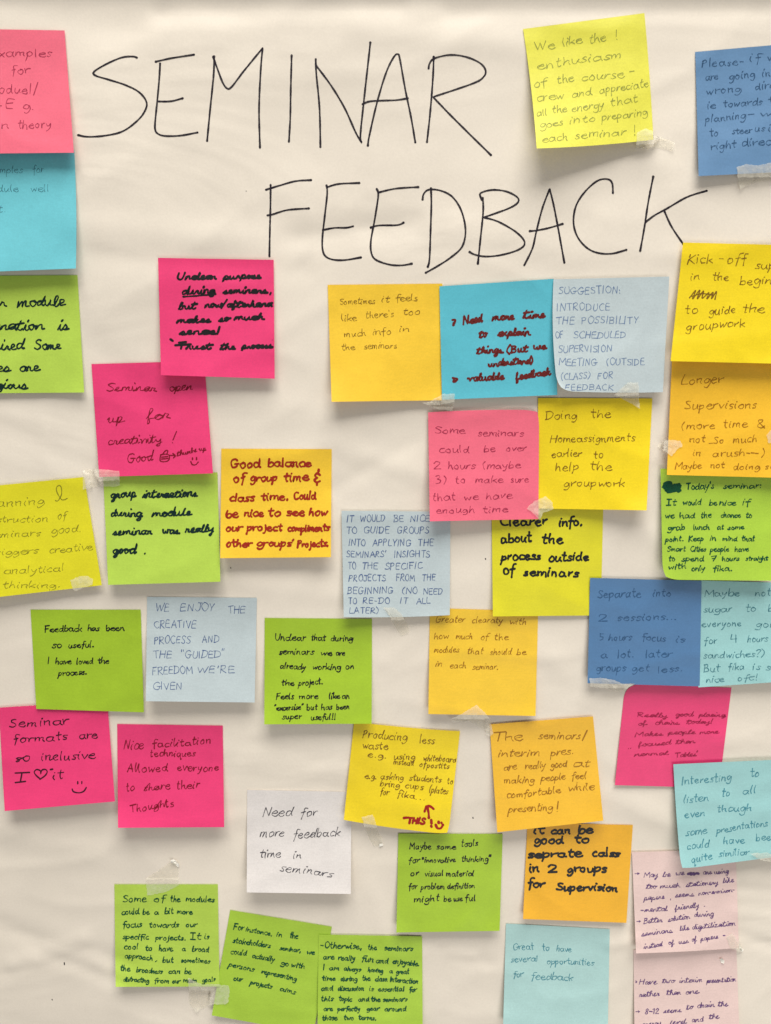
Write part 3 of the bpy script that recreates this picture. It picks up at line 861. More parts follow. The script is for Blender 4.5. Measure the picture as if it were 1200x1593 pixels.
note('orange', '669,946 837.6,951 833.5,1114 666.6,1111', 'orange note with four slanted brown lines, its top left corner under a pale blue note',
     'fine_brown', 1.6, [('R13', 120, 122, 268, 118, 18, 'Greater'), ('R13', 300, 122, 452, 124, 16, 'clearaty'), ('R13', 485, 130, 568, 132, 16, 'with'), ('R13', 112, 204, 185, 202, 17, 'how'), ('R13', 220, 202, 302, 202, 15, 'much'), ('R13', 342, 206, 378, 206, 16, 'of'), ('R13', 408, 208, 482, 206, 16, 'the'),
      ('R13', 113, 268, 238, 268, 16, 'modules'), ('R13', 275, 274, 355, 276, 16, 'that'), ('R13', 388, 280, 495, 280, 16, 'should'), ('R13', 520, 282, 565, 280, 16, 'be'), ('R13', 120, 338, 152, 338, 16, 'in'), ('R13', 190, 346, 270, 346, 16, 'each'), ('R13', 302, 352, 430, 352, 16, 'seminar.')],
     ang=0.5, lift=(5, 4), layer=1, slant=0.2)
note('light_blue', '531.5,794.6 701,796 700,957 535,960', 'pale blue note with nine lines of blue capitals, partly under a salmon pink note',
     'blue_pen', 1.6, [('R8', 695, 416, 730, 415, 17, 'IT'), ('R8', 760, 415, 885, 414, 17, 'WOULD'), ('R8', 925, 415, 975, 414, 17, 'BE'), ('R8', 1008, 414, 1105, 413, 17, 'NICE'), ('R8', 693, 472, 745, 472, 17, 'TO'), ('R8', 778, 472, 908, 472, 17, 'GUIDE'), ('R8', 942, 474, 1103, 472, 17, 'GROUPS'),
      ('R8', 705, 533, 788, 533, 17, 'INTO'), ('R8', 822, 534, 1015, 534, 17, 'APPLYING'), ('R8', 1045, 534, 1125, 533, 17, 'THE'), ('R8', 693, 590, 895, 589, 16, "SEMINARS'"), ('R8', 928, 590, 1108, 589, 17, 'INSIGHTS'), ('R8', 700, 648, 740, 648, 17, 'TO'), ('R8', 770, 648, 848, 648, 17, 'THE'), ('R8', 883, 650, 1070, 646, 17, 'SPECIFIC'),
      ('R8', 705, 708, 892, 706, 16, 'PROJECTS'), ('R8', 938, 706, 1032, 706, 17, 'FROM'), ('R8', 1065, 706, 1132, 704, 17, 'THE'), ('R8', 698, 770, 930, 768, 17, 'BEGINNING'), ('R8', 968, 770, 1045, 769, 16, '(NO'), ('R8', 1072, 772, 1168, 770, 16, 'NEED'),
      ('R8', 702, 818, 745, 818, 15, 'TO'), ('R8', 775, 818, 910, 817, 15, 'RE-DO'), ('R8', 958, 818, 995, 818, 16, 'IT'), ('R8', 1038, 818, 1105, 816, 15, 'ALL'), ('R8', 708, 866, 855, 864, 15, 'LATER)')],
     lift=(4.5, 2.5), layer=4, bulge=(0, 0, 1.5, 0), press=0.1)
note('salmon_pink', '666.3,641.5 839,638 838,807.5 669,811', 'salmon pink note about two or three hours, its lower right corner taped',
     'wine', 1.8, [('R9', 118, 170, 268, 172, 19, 'Some'), ('R9', 330, 184, 558, 184, 18, 'seminars'), ('R9', 140, 265, 290, 264, 19, 'could'), ('R9', 360, 264, 415, 262, 19, 'be'), ('R9', 468, 260, 570, 256, 18, 'over'), ('R9', 108, 346, 150, 344, 20, '2'), ('R9', 182, 346, 318, 344, 19, 'hours'), ('R9', 352, 346, 542, 342, 19, '(maybe'),
      ('R9', 125, 416, 178, 414, 20, '3)'), ('R9', 218, 416, 270, 414, 19, 'to'), ('R9', 317, 414, 455, 412, 18, 'make'), ('R9', 490, 412, 580, 410, 18, 'sure'), ('R9', 105, 502, 222, 498, 20, 'that'), ('R9', 262, 500, 335, 498, 19, 'we'), ('R9', 370, 496, 498, 490, 19, 'have'), ('R9', 125, 564, 315, 560, 17, 'enough'), ('R9', 355, 562, 478, 558, 18, 'time')],
     ang=0.5, lift=(7, 2.2), layer=7, round_=(0, 4, 0, 0), bulge=(-2, 0, 0, 0))
note('teal', '1087,903 1262,908 1255,1058 1087,1069.5', 'pale teal note about sugar and sandwiches, right edge, beside the dark blue note',
     'teal_pen', 1.7, [('R10', 835, 806, 1035, 802, 21, 'Maybe'), ('R10', 1115, 802, 1200, 800, 20, 'not'), ('R10', 832, 892, 990, 886, 20, 'sugar'), ('R10', 1062, 888, 1118, 884, 20, 'to'), ('R10', 1185, 888, 1260, 884, 20, 'be'), ('R10', 822, 974, 1045, 966, 19, 'everyone'), ('R10', 1118, 972, 1290, 970, 20, 'going'), ('R10', 835, 1066, 905, 1064, 22, 'for'),
      ('R10', 980, 1060, 1020, 1058, 24, '4'), ('R10', 1072, 1054, 1185, 1050, 19, 'hours'), ('R10', 830, 1146, 1172, 1134, 19, 'sandwiches?)'), ('R10', 832, 1222, 920, 1218, 22, 'But'), ('R10', 968, 1210, 1055, 1206, 21, 'fika'), ('R10', 1100, 1206, 1145, 1204, 20, 'is'), ('R10', 1175, 1208, 1330, 1200, 20, 'super'), ('R14', 845, 78, 942, 74, 19, 'nice'), ('R14', 1018, 70, 1128, 62, 19, 'ofc!')],
     lift=(3, 6), layer=2, slant=0.12)
note('blue', '918.4,899 1092,903.5 1089,1068 914.5,1063', 'dark blue note with barely readable dark writing and torn tape at its lower left corner',
     'faint_blue', 2.1, [('R10', 250, 812, 492, 806, 23, 'Separate'), ('R10', 552, 806, 655, 804, 20, 'into'), ('R10', 250, 942, 300, 940, 22, '2'), ('R10', 358, 936, 690, 932, 20, 'sessions...'), ('R10', 258, 1046, 440, 1044, 20, '5 hours'), ('R10', 492, 1046, 625, 1050, 21, 'focus'), ('R10', 680, 1056, 730, 1056, 20, 'is'),
      ('R10', 268, 1140, 305, 1138, 20, 'a'), ('R10', 358, 1140, 450, 1138, 22, 'lot.'), ('R10', 512, 1140, 658, 1136, 21, 'later'), ('R10', 242, 1216, 405, 1212, 21, 'groups'), ('R10', 438, 1216, 535, 1214, 21, 'get'), ('R10', 580, 1220, 718, 1216, 20, 'less.')],
     lift=(2.8, 3.2), layer=6, slant=0.12, wrinkle=0.00035)
note('lime_green', '1028,729 1214,731 1206,903.5 1031.5,901.8', 'light green note with a blacked out first word, under an orange note',
     'dark_green', 1.9, [('R10', 735, 216, 892, 212, 19, "Today's"), ('R10', 940, 212, 1155, 208, 16, 'seminar:'), ('R10', 628, 303, 680, 303, 18, 'ıt'), ('R10', 718, 301, 820, 300, 17, 'would'), ('R10', 862, 303, 905, 302, 17, 'be'), ('R10', 918, 303, 1010, 302, 16, 'nice'), ('R10', 1045, 303, 1088, 301, 19, 'if'),
      ('R10', 620, 376, 670, 374, 16, 'we'), ('R10', 700, 373, 785, 371, 17, 'had'), ('R10', 815, 372, 875, 370, 18, 'the'), ('R10', 925, 371, 1035, 369, 15, 'chance'), ('R10', 1062, 372, 1098, 371, 16, 'to'), ('R10', 635, 440, 730, 437, 17, 'grab'), ('R10', 775, 438, 865, 436, 15, 'lunch'), ('R10', 905, 436, 940, 436, 15, 'at'), ('R10', 965, 436, 1055, 434, 14, 'some'),
      ('R10', 622, 502, 720, 499, 15, 'point.'), ('R10', 750, 502, 832, 499, 16, 'Keep'), ('R10', 865, 499, 900, 498, 16, 'in'), ('R10', 935, 500, 1015, 499, 14, 'mind'), ('R10', 1040, 500, 1112, 498, 16, 'that'), ('R10', 630, 558, 732, 556, 15, 'Smart'), ('R10', 758, 558, 845, 556, 15, 'Cities'), ('R10', 868, 559, 972, 556, 15, 'people'), ('R10', 1002, 558, 1080, 556, 15, 'have'),
      ('R10', 638, 610, 675, 609, 16, 'to'), ('R10', 712, 612, 835, 608, 16, 'spend'), ('R10', 870, 610, 900, 608, 17, '7'), ('R10', 932, 610, 1028, 607, 14, 'hours'), ('R10', 1062, 608, 1185, 604, 12, 'straight'), ('R10', 640, 656, 735, 650, 15, 'with'), ('R10', 765, 664, 838, 660, 15, 'only'), ('R10', 885, 664, 988, 664, 17, 'fika.')],
     ang=0.5, lift=(5, 6), layer=9, round_=(0, 0, 0, 7), slant=0.1,
     draw=[('blacked_out_word', 'R10', 'dark_green', 4.2, ["606 212 622 180 650 182 614 200 700 190 612 212 704 198 620 224 702 210 628 230 700 222", "616 186 650 184", "640 195 640 228", "670 190 668 226", "695 190 692 226"])])
note('mid_blue', '1082,80.5 1270,64 1278,264 1087.3,273.7', 'medium blue note with dark pen writing, in the top right corner above the letter K',
     'dark_blue', 1.9, [('R3', 893, 300, 1085, 282, 19, 'Please-'), ('R3', 1108, 272, 1155, 270, 20, 'if'), ('R3', 1185, 268, 1260, 262, 20, 'we'), ('R3', 910, 354, 965, 350, 18, 'are'), ('R3', 1015, 352, 1132, 342, 18, 'going'), ('R3', 1162, 338, 1200, 335, 18, 'in'), ('R3', 915, 420, 1068, 408, 18, 'wrong'), ('R3', 1130, 396, 1340, 384, 18, 'direction'),
      ('R3', 918, 482, 955, 480, 18, 'ie'), ('R3', 990, 472, 1165, 466, 17, 'towards'), ('R3', 1190, 462, 1300, 452, 17, 'the'), ('R3', 910, 540, 1090, 526, 17, 'planning'), ('R3', 1098, 520, 1128, 518, 16, '-'), ('R3', 1152, 518, 1260, 512, 17, 'we'), ('R3', 930, 604, 965, 602, 18, 'to'), ('R3', 1028, 594, 1118, 588, 15, 'steer'), ('R3', 1130, 586, 1175, 582, 16, 'us'), ('R3', 1190, 582, 1230, 578, 17, 'in'),
      ('R3', 935, 664, 1048, 656, 18, 'right'), ('R3', 1070, 652, 1310, 632, 19, 'direction')],
     lift=(3.5, 2.5), layer=1, slant=0.12, wrinkle=0.0002)
note('pale_neon', '814,44.8 1003,20 1017,217 835.3,230.7', 'lime yellow note about the enthusiasm of the crew, curling away above the heading\'s second word',
     'pencil_olive', 1.7, [('R3', 150, 224, 240, 216, 22, 'We'), ('R3', 275, 204, 362, 190, 22, 'like'), ('R3', 392, 188, 470, 180, 22, 'the'), ('R3', 510, 176, 520, 174, 24, '!'), ('R3', 163, 306, 552, 252, 21, 'enthusiasm'), ('R3', 148, 390, 205, 380, 20, 'of'), ('R3', 252, 372, 325, 362, 20, 'the'), ('R3', 360, 360, 552, 342, 20, 'course'), ('R3', 575, 330, 597, 326, 18, '-'),
      ('R3', 160, 450, 282, 436, 19, 'crew'), ('R3', 316, 430, 405, 418, 19, 'and'), ('R3', 440, 414, 662, 382, 18, 'appreciate'), ('R3', 160, 516, 205, 510, 17, 'all'), ('R3', 230, 504, 295, 496, 17, 'the'), ('R3', 316, 496, 462, 478, 18, 'energy'), ('R3', 490, 472, 612, 450, 18, 'that'),
      ('R3', 175, 566, 280, 552, 17, 'goes'), ('R3', 306, 550, 425, 535, 17, 'into'), ('R3', 450, 536, 655, 508, 17, 'preparing'), ('R3', 185, 632, 300, 622, 18, 'each'), ('R3', 330, 616, 562, 598, 19, 'seminar'), ('R3', 590, 602, 600, 600, 24, '!')],
     lift=(13, 3.0), layer=1, pwr=1.5, slant=0.12, bulge=(0, 1, 2, 2), wrinkle=0.0002)
note('green', '47.5,948.5 219,948.5 224,1108.4 56.5,1103', 'green note with four short black lines, its lower left corner under a hot pink note',
     'black', 1.8, [('R11', 222, 200, 410, 196, 16, 'Feedback'), ('R11', 432, 195, 490, 193, 15, 'has'), ('R11', 522, 193, 612, 192, 15, 'been'), ('R11', 258, 277, 305, 275, 17, 'so'), ('R11', 338, 277, 465, 274, 16, 'useful.'), ('R11', 236, 358, 245, 357, 17, 'I'), ('R11', 273, 358, 352, 357, 15, 'have'), ('R11', 378, 358, 458, 356, 15, 'loved'), ('R11', 482, 356, 538, 354, 15, 'the'), ('R11', 288, 414, 430, 408, 15, 'process.')],
     lift=(2, 2.2), layer=1, slant=0.1, link=0.15)
note('light_blue', '229,928.5 399.8,930 396.4,1093 227,1091', 'pale blue note with six lines of thin blue capitals, between two green notes',
     'blue_pen', 1.4, [('R11', 765, 98, 835, 98, 20, 'WE'), ('R11', 888, 98, 1062, 94, 20, 'ENJOY'), ('R8', 112, 866, 195, 864, 20, 'THE'), ('R11', 758, 181, 970, 179, 19, 'CREATIVE'), ('R11', 758, 258, 942, 254, 19, 'PROCESS'), ('R11', 995, 252, 1080, 250, 19, 'AND'), ('R11', 755, 327, 845, 326, 19, 'THE'), ('R11', 893, 328, 1108, 324, 19, '"GUIDED"'),
      ('R11', 752, 408, 955, 403, 19, 'FREEDOM'), ('R8', -40, 1160, 150, 1158, 18, "WE'RE"), ('R11', 755, 485, 900, 482, 19, 'GIVEN')],
     lift=(8, 6.5), layer=1, pwr=1.9, press=0.1)
note('green', '412,961.5 579,962.8 578.5,1126 411.3,1127', 'green note with seven lines of small black writing, above the tilted yellow note',
     'black', 1.8, [('R12', 215, 178, 370, 178, 17, 'Unclear'), ('R12', 392, 178, 465, 178, 16, 'that'), ('R12', 490, 180, 600, 180, 16, 'during'), ('R12', 235, 248, 410, 246, 16, 'seminars'), ('R12', 440, 252, 498, 252, 15, 'we'), ('R12', 515, 252, 560, 252, 15, 'are'), ('R12', 240, 316, 368, 322, 16, 'already'), ('R12', 400, 322, 542, 320, 15, 'working'), ('R12', 562, 318, 605, 316, 15, 'on'),
      ('R12', 248, 400, 312, 400, 15, 'the'), ('R12', 332, 400, 452, 392, 16, 'project.'), ('R12', 222, 468, 310, 466, 16, 'Feels'), ('R12', 335, 466, 432, 464, 15, 'more'), ('R12', 482, 464, 535, 462, 15, 'like'), ('R12', 545, 464, 582, 462, 14, 'an'), ('R12', 212, 522, 358, 518, 14, '"excersise"'), ('R12', 372, 520, 424, 518, 14, 'but'), ('R12', 444, 520, 498, 516, 14, 'has'), ('R12', 518, 518, 582, 514, 14, 'been'),
      ('R12', 252, 566, 350, 562, 15, 'super'), ('R12', 393, 568, 515, 566, 15, 'useful!!')],
     lift=(7, 6.5), layer=1, pwr=1.9, slant=0.1, link=0.15)
note('yellow', '551,1123 716,1137.6 698,1298 535,1275.7', 'tilted yellow note about producing less waste, with a bold red THIS, arrow and smiley',
     'brown', 1.8, [('R12', 645, 658, 868, 668, 22, 'Producing'), ('R12', 925, 682, 1000, 686, 21, 'less'), ('R12', 645, 710, 772, 712, 20, 'waste'), ('R12', 672, 752, 765, 756, 16, 'e.g.'), ('R12', 800, 760, 905, 764, 16, 'using'), ('R12', 943, 768, 1108, 778, 16, 'whiteboard'), ('R12', 798, 788, 898, 792, 15, 'instead'), ('R12', 925, 798, 955, 800, 16, 'of'), ('R12', 962, 802, 1072, 810, 15, 'postits'),
      ('R12', 657, 856, 715, 860, 16, 'e.g.'), ('R12', 735, 858, 848, 866, 16, 'asking'), ('R12', 875, 866, 1035, 876, 17, 'students'), ('R12', 1060, 882, 1090, 884, 15, 'to'), ('R12', 732, 895, 828, 902, 16, 'bring'), ('R12', 855, 904, 945, 912, 17, 'cups'), ('R12', 972, 922, 1064, 936, 18, '(plates'), ('R12', 732, 935, 775, 938, 17, 'for'), ('R12', 815, 946, 905, 956, 16, 'fika'), ('R12', 905, 958, 955, 964, 14, '...')],
     ang=0.5, lift=(3.5, 7), layer=3, slant=0.15, round_=(0, 0, 3, 0), bulge=(1.5, 0, 2, 0),
     draw=[('red_exclamation', 'R22', 'marker_red', 3.3, [(488, 858, 606, 868, 20, 'THIS'), "466 826 480 824 500 824", "648 840 650 862", "648 880 650 884"]),
           ('red_arrow', 'R22', 'marker_red', 3.8, ["632 824 630 790 620 752", "604 782 614 750 614 750 640 748 664 766"]),
           ('red_smiley', 'R22', 'marker_red', 3.6, ["697 852 698 858", "716 856 717 860", "678 872 690 894 712 894 726 872"])])
note('amber', '762,1127 923,1114.6 939,1277 774,1295', 'tilted orange note starting with a large The, overlapping a deep orange note',
     'fine_brown', 1.9, [('R13', 400, 706, 555, 704, 25, 'The'), ('R13', 628, 696, 838, 692, 20, 'seminars'), ('R13', 845, 694, 875, 690, 20, '/'), ('R13', 430, 782, 635, 776, 19, 'interim'), ('R13', 688, 776, 800, 766, 20, 'pres.'), ('R13', 455, 848, 520, 844, 18, 'are'), ('R13', 562, 842, 662, 836, 17, 'really'), ('R13', 688, 834, 765, 830, 18, 'good'), ('R13', 795, 832, 880, 828, 19, 'at'),
      ('R13', 457, 914, 610, 906, 18, 'making'), ('R13', 640, 902, 762, 892, 17, 'people'), ('R13', 790, 892, 862, 890, 18, 'feel'), ('R13', 470, 986, 740, 958, 18, 'comfortable'), ('R13', 775, 950, 905, 944, 20, 'while'), ('R13', 480, 1056, 700, 1042, 19, 'presenting'), ('R13', 712, 1050, 722, 1048, 24, '!')],
     ang=0.5, lift=(7, 7), layer=4, slant=0.18)
note('hot_pink', '-2,1101 167,1090.4 179,1247 7.3,1262', 'hot pink note with black words, a small heart and a smiley, at the left edge',
     'maroon_black', 2.1, [('R11', 48, 668, 345, 652, 22, 'Seminar'), ('R11', 68, 748, 340, 726, 21, 'formats'), ('R11', 392, 724, 480, 720, 21, 'are'), ('R11', 75, 836, 150, 832, 22, 'so'), ('R11', 203, 830, 475, 822, 22, 'inclusive'), ('R11', 262, 922, 312, 918, 22, 'it')],
     lift=(8, 6.5), layer=4, slant=0.12, link=0.25,
     draw=[('capital_i', 'R11', 'maroon_black', 2.2, ["75 893 145 890", "108 892 100 936", "75 940 125 934", "248 876 258 874"]),
           ('heart_drawing', 'R11', 'maroon_black', 2.1, ["195 920 178 905 168 888 180 876 198 882 200 898 200 898 205 880 222 875 232 886 222 905 196 924"]),
           ('smiley_drawing', 'R11', 'maroon_black', 2.1, ["382 935 382 945", "402 935 402 945", "355 972 362 985 390 990 412 982 424 964"])])
note('hot_pink', '182.4,1126.5 346.7,1129 349,1287 183.7,1288', 'hot pink note praising facilitation in dark red writing, left of the white note',
     'dark_red', 1.9, [('R11', 610, 776, 705, 772, 24, 'Nice'), ('R11', 752, 768, 1045, 748, 19, 'facilitation'), ('R11', 738, 812, 965, 810, 18, 'techniques'), ('R11', 625, 888, 828, 884, 22, 'Allowed'), ('R11', 872, 884, 1080, 880, 20, 'everyone'), ('R11', 622, 980, 663, 976, 21, 'to'), ('R11', 708, 978, 838, 974, 20, 'share'), ('R11', 868, 972, 985, 966, 20, 'their'), ('R11', 640, 1085, 860, 1056, 20, 'Thoughts')],
     lift=(8.5, 7.5), layer=1, pwr=2.1, slant=0.12, link=0.25)
note('white', '384.7,1229 547,1232 546,1391 384,1388.6', 'white note asking for more feedback time in slanted grey pen',
     'grey_pen', 1.7, [('R12', 155, 1042, 300, 1038, 24, 'Need'), ('R12', 342, 1042, 425, 1036, 24, 'for'), ('R12', 140, 1146, 262, 1142, 23, 'more'), ('R12', 305, 1150, 540, 1140, 24, 'feedback'), ('R16', 280, 184, 390, 182, 24, 'time'), ('R16', 452, 187, 497, 185, 20, 'in'), ('R16', 385, 250, 662, 284, 22, 'seminars')],
     lift=(9, 8), layer=1, thick=0.0003, pwr=1.9, slant=0.32, link=0.2)
note('hot_pink', '973,1063.5 1138.5,1070 1119,1226 957,1221.6', 'tilted hot pink note with faint purple red cursive, below the dark blue note',
     'wine_pen', 1.9, [('R14', 465, 265, 635, 268, 13, 'Really'), ('R14', 672, 264, 768, 262, 13, 'good'), ('R14', 805, 262, 950, 266, 12, 'placing'), ('R14', 470, 312, 512, 310, 13, 'of'), ('R14', 560, 310, 695, 306, 13, 'chairs'), ('R14', 735, 304, 882, 302, 13, 'today!'), ('R14', 455, 376, 605, 366, 13, 'Makes'), ('R14', 635, 362, 785, 360, 13, 'people'), ('R14', 808, 360, 912, 356, 12, 'more'),
      ('R14', 470, 430, 650, 416, 13, 'focused'), ('R14', 678, 414, 782, 410, 13, 'than'), ('R14', 450, 482, 635, 474, 12, 'normal'), ('R14', 672, 488, 798, 480, 13, "Tables'"), ('R14', 412, 440, 436, 438, 10, '..')],
     lift=(1.6, 0.8), layer=0.2, round_=(9, 0, 0, 0), slant=0.25, link=0.6)
note('teal', '1048,1189 1222,1181.5 1232,1330 1060,1352.5', 'pale teal note saying interesting to listen to all, overlapping a hot pink note',
     'sea_pen', 1.9, [('R14', 712, 640, 990, 612, 23, 'Interesting'), ('R14', 1088, 598, 1138, 592, 22, 'to'), ('R14', 722, 738, 860, 728, 21, 'listen'), ('R14', 930, 702, 975, 698, 22, 'to'), ('R14', 1045, 692, 1118, 686, 22, 'all'), ('R14', 728, 822, 838, 810, 22, 'even'), ('R14', 905, 790, 1098, 780, 21, 'though'), ('R14', 735, 918, 850, 908, 21, 'some'), ('R14', 903, 904, 1190, 862, 20, 'presentations'),
      ('R14', 740, 994, 865, 984, 22, 'could'), ('R14', 940, 968, 1058, 958, 21, 'have'), ('R14', 1120, 948, 1230, 938, 21, 'been'), ('R14', 765, 1064, 880, 1048, 20, 'quite'), ('R14', 915, 1036, 1085, 1020, 19, 'similiar')],
     lift=(8, 3.5), layer=10, bulge=(0, 0, 0, -1), round_=(0, 0, 0, 3), slant=0.15, wrinkle=0.0003)
note('deep_orange', '821,1280 985,1283.7 975,1436 814,1430', 'deep orange note with bold black writing, its top under a lighter orange note',
     'black', 3.3, [('R17', 770, 125, 825, 122, 22, 'it'), ('R17', 862, 124, 962, 122, 22, 'can'), ('R17', 1005, 126, 1075, 122, 23, 'be'), ('R17', 775, 178, 922, 170, 23, 'good'), ('R17', 982, 175, 1065, 172, 24, 'to'), ('R17', 742, 246, 1025, 246, 22, 'seprate'), ('R17', 1075, 244, 1216, 240, 21, 'calss'), ('R17', 748, 326, 802, 324, 24, 'in'), ('R17', 845, 326, 885, 324, 22, '2'), ('R17', 945, 326, 1152, 322, 22, 'groups'),
      ('R17', 740, 402, 828, 400, 24, 'for'), ('R17', 890, 416, 1214, 424, 21, 'Supervision')],
     lift=(3, 2.5), layer=1, press=0.1, slant=0.08)
note('green', '620,1297 782.4,1297.5 777.6,1448.4 617,1451', 'green note about tools for innovative thinking, at the bottom below the tilted yellow note',
     'black', 1.8, [('R17', 125, 202, 238, 206, 18, 'Maybe'), ('R17', 265, 206, 368, 204, 15, 'some'), ('R17', 392, 190, 482, 186, 17, 'tools'), ('R17', 122, 276, 178, 274, 17, 'for'), ('R17', 190, 276, 368, 270, 15, '"innovative'), ('R17', 395, 268, 550, 268, 16, 'thinking"'), ('R17', 130, 342, 175, 340, 16, 'or'), ('R17', 205, 345, 302, 342, 16, 'visual'), ('R17', 316, 344, 462, 344, 16, 'material'),
      ('R17', 122, 414, 165, 412, 17, 'for'), ('R17', 185, 414, 308, 410, 16, 'problem'), ('R17', 322, 410, 466, 406, 15, 'definition'), ('R17', 150, 480, 282, 472, 18, 'might'), ('R17', 303, 476, 340, 474, 17, 'be'), ('R17', 356, 474, 400, 472, 15, 'use'), ('R17', 415, 474, 468, 472, 17, 'ful')],
     lift=(5, 4.5), layer=2, slant=0.12, link=0.15)
note('pale_teal', '787.5,1437 949,1445.7 946,1604 783,1598', 'light teal note with three short lines, at the bottom edge below a deep orange note',
     'sea_pen', 1.6, [('R17', 662, 728, 772, 726, 20, 'Great'), ('R17', 815, 730, 850, 730, 18, 'to'), ('R17', 888, 734, 968, 736, 18, 'have'), ('R17', 652, 788, 795, 786, 17, 'several'), ('R17', 838, 798, 1088, 806, 17, 'opportunities'), ('R17', 665, 868, 715, 868, 18, 'for'), ('R17', 757, 878, 980, 888, 20, 'feedback')],
     lift=(6, 4), layer=1, pwr=1.6)
note('pale_pink', '986,1478 1146,1472 1152,1640 988,1645', 'pale pink note about interim presentations, cut off by the bottom edge',
     'purple', 1.7, [('R18', 400, 938, 422, 937, 14, '>'), ('R18', 430, 946, 532, 942, 18, 'Have'), ('R18', 565, 938, 635, 936, 17, 'two'), ('R18', 665, 936, 798, 930, 17, 'interim'), ('R18', 825, 936, 998, 926, 16, 'presentation'), ('R18', 430, 1018, 550, 1010, 17, 'rather'), ('R18', 590, 1006, 675, 1002, 17, 'than'), ('R18', 702, 1002, 775, 996, 17, 'one'), ('R18', 412, 1112, 436, 1110, 14, '>'),
      ('R18', 465, 1118, 545, 1114, 18, '8-12'), ('R18', 575, 1110, 675, 1104, 16, 'seems'), ('R18', 705, 1092, 742, 1088, 17, 'to'), ('R18', 768, 1082, 870, 1074, 17, 'drain'), ('R18', 890, 1074, 945, 1070, 17, 'the'), ('R18', 450, 1188, 560, 1182, 16, 'energy'), ('R18', 612, 1180, 705, 1172, 16, 'level'), ('R18', 735, 1166, 805, 1160, 16, 'and'), ('R18', 838, 1146, 895, 1142, 17, 'the')],
     lift=(5, 5), layer=1, thick=0.00025, slant=0.2, link=0.45)
note('pale_pink', '983.5,1326 1145,1321 1150,1475 990,1483.5', 'pale pink note with seven lines of purple writing, its corner under a teal note',
     'purple', 1.7, [('R18', 403, 308, 434, 306, 15, '>'), ('R18', 458, 320, 540, 316, 17, 'May'), ('R18', 568, 316, 612, 314, 16, 'be'), ('R18', 645, 310, 692, 306, 16, 'we'), ('R18', 802, 302, 852, 300, 16, 'are'), ('R18', 868, 302, 952, 296, 16, 'using'), ('R18', 472, 388, 528, 386, 17, 'too'), ('R18', 555, 382, 670, 376, 16, 'much'), ('R18', 705, 374, 895, 360, 16, 'stationery'), ('R18', 920, 352, 982, 346, 16, 'like'),
      ('R18', 458, 452, 580, 444, 16, 'papers'), ('R18', 610, 446, 618, 446, 14, ','), ('R18', 642, 436, 748, 428, 15, 'seems'), ('R18', 778, 424, 995, 402, 14, 'non-environ-'), ('R18', 440, 522, 458, 521, 14, '-'), ('R18', 462, 522, 595, 514, 16, 'mental'), ('R18', 640, 510, 782, 494, 17, 'friendly'), ('R18', 808, 490, 814, 490, 15, '.'),
      ('R18', 416, 586, 440, 584, 14, '>'), ('R18', 458, 590, 565, 580, 17, 'Better'), ('R18', 600, 578, 728, 560, 16, 'solution'), ('R18', 750, 552, 866, 542, 16, 'during'), ('R18', 445, 662, 625, 640, 16, 'seminars'), ('R18', 668, 632, 720, 626, 16, 'like'), ('R18', 738, 624, 998, 598, 16, 'digitilization'), ('R18', 458, 736, 565, 722, 15, 'instead'), ('R18', 602, 716, 632, 712, 17, 'of'),
      ('R18', 662, 708, 715, 702, 14, 'use'), ('R18', 738, 696, 765, 692, 17, 'of'), ('R18', 790, 690, 892, 676, 15, 'papers'), ('R18', 920, 668, 932, 667, 13, '-')],
     lift=(5, 2.2), layer=3, thick=0.00025, slant=0.2, link=0.45, bulge=(0, 0, 1, 0),
     draw=[('crossed_out_word', 'R18', 'purple', 3.4, ["716 300 735 292 732 306 750 294 750 306 765 294 776 298", "718 300 775 297"])])
note('light_green', '178,1376 339,1376 341.7,1535 180,1535.6', 'green note with eight lines of dark green writing, taped at its upper edge, bottom left',
     'dark_green', 1.9, [('R15', 638, 412, 762, 410, 19, 'Some'), ('R15', 800, 410, 858, 410, 18, 'of'), ('R15', 885, 410, 935, 410, 16, 'the'), ('R15', 965, 408, 1118, 412, 15, 'modules'), ('R15', 632, 476, 722, 474, 16, 'could'), ('R15', 742, 476, 775, 474, 16, 'be'), ('R15', 802, 474, 825, 474, 14, 'a'), ('R15', 855, 474, 900, 472, 16, 'bit'), ('R15', 918, 474, 1000, 474, 14, 'more'),
      ('R15', 638, 544, 738, 542, 18, 'focus'), ('R15', 775, 544, 932, 542, 15, 'towards'), ('R15', 965, 542, 1025, 538, 14, 'our'), ('R15', 638, 602, 775, 606, 15, 'specific'), ('R15', 808, 608, 968, 610, 14, 'projects.'), ('R15', 988, 606, 1045, 605, 17, 'ıt'), ('R15', 1062, 604, 1085, 603, 16, 'is'), ('R15', 645, 656, 718, 656, 16, 'cool'), ('R15', 755, 664, 790, 662, 15, 'to'), ('R15', 825, 668, 898, 666, 16, 'have'), ('R15', 945, 666, 962, 666, 14, 'a'), ('R15', 998, 668, 1085, 670, 15, 'broad'),
      ('R15', 648, 702, 795, 714, 15, 'approach'), ('R15', 805, 718, 815, 720, 14, ','), ('R15', 845, 726, 900, 726, 15, 'but'), ('R15', 940, 724, 1092, 730, 13, 'sometimes'), ('R15', 625, 768, 675, 770, 16, 'the'), ('R15', 708, 776, 845, 784, 14, 'broadness'), ('R15', 875, 782, 935, 784, 14, 'can'), ('R15', 958, 786, 992, 786, 15, 'be'), ('R15', 640, 822, 775, 830, 13, 'distracting'), ('R15', 800, 832, 880, 832, 14, 'from'), ('R15', 895, 832, 935, 832, 12, 'our'), ('R15', 952, 830, 1022, 830, 13, 'main'), ('R15', 1050, 828, 1118, 822, 13, 'goals')],
     ang=0.5, lift=(6, 1.8), layer=1, slant=0.1)
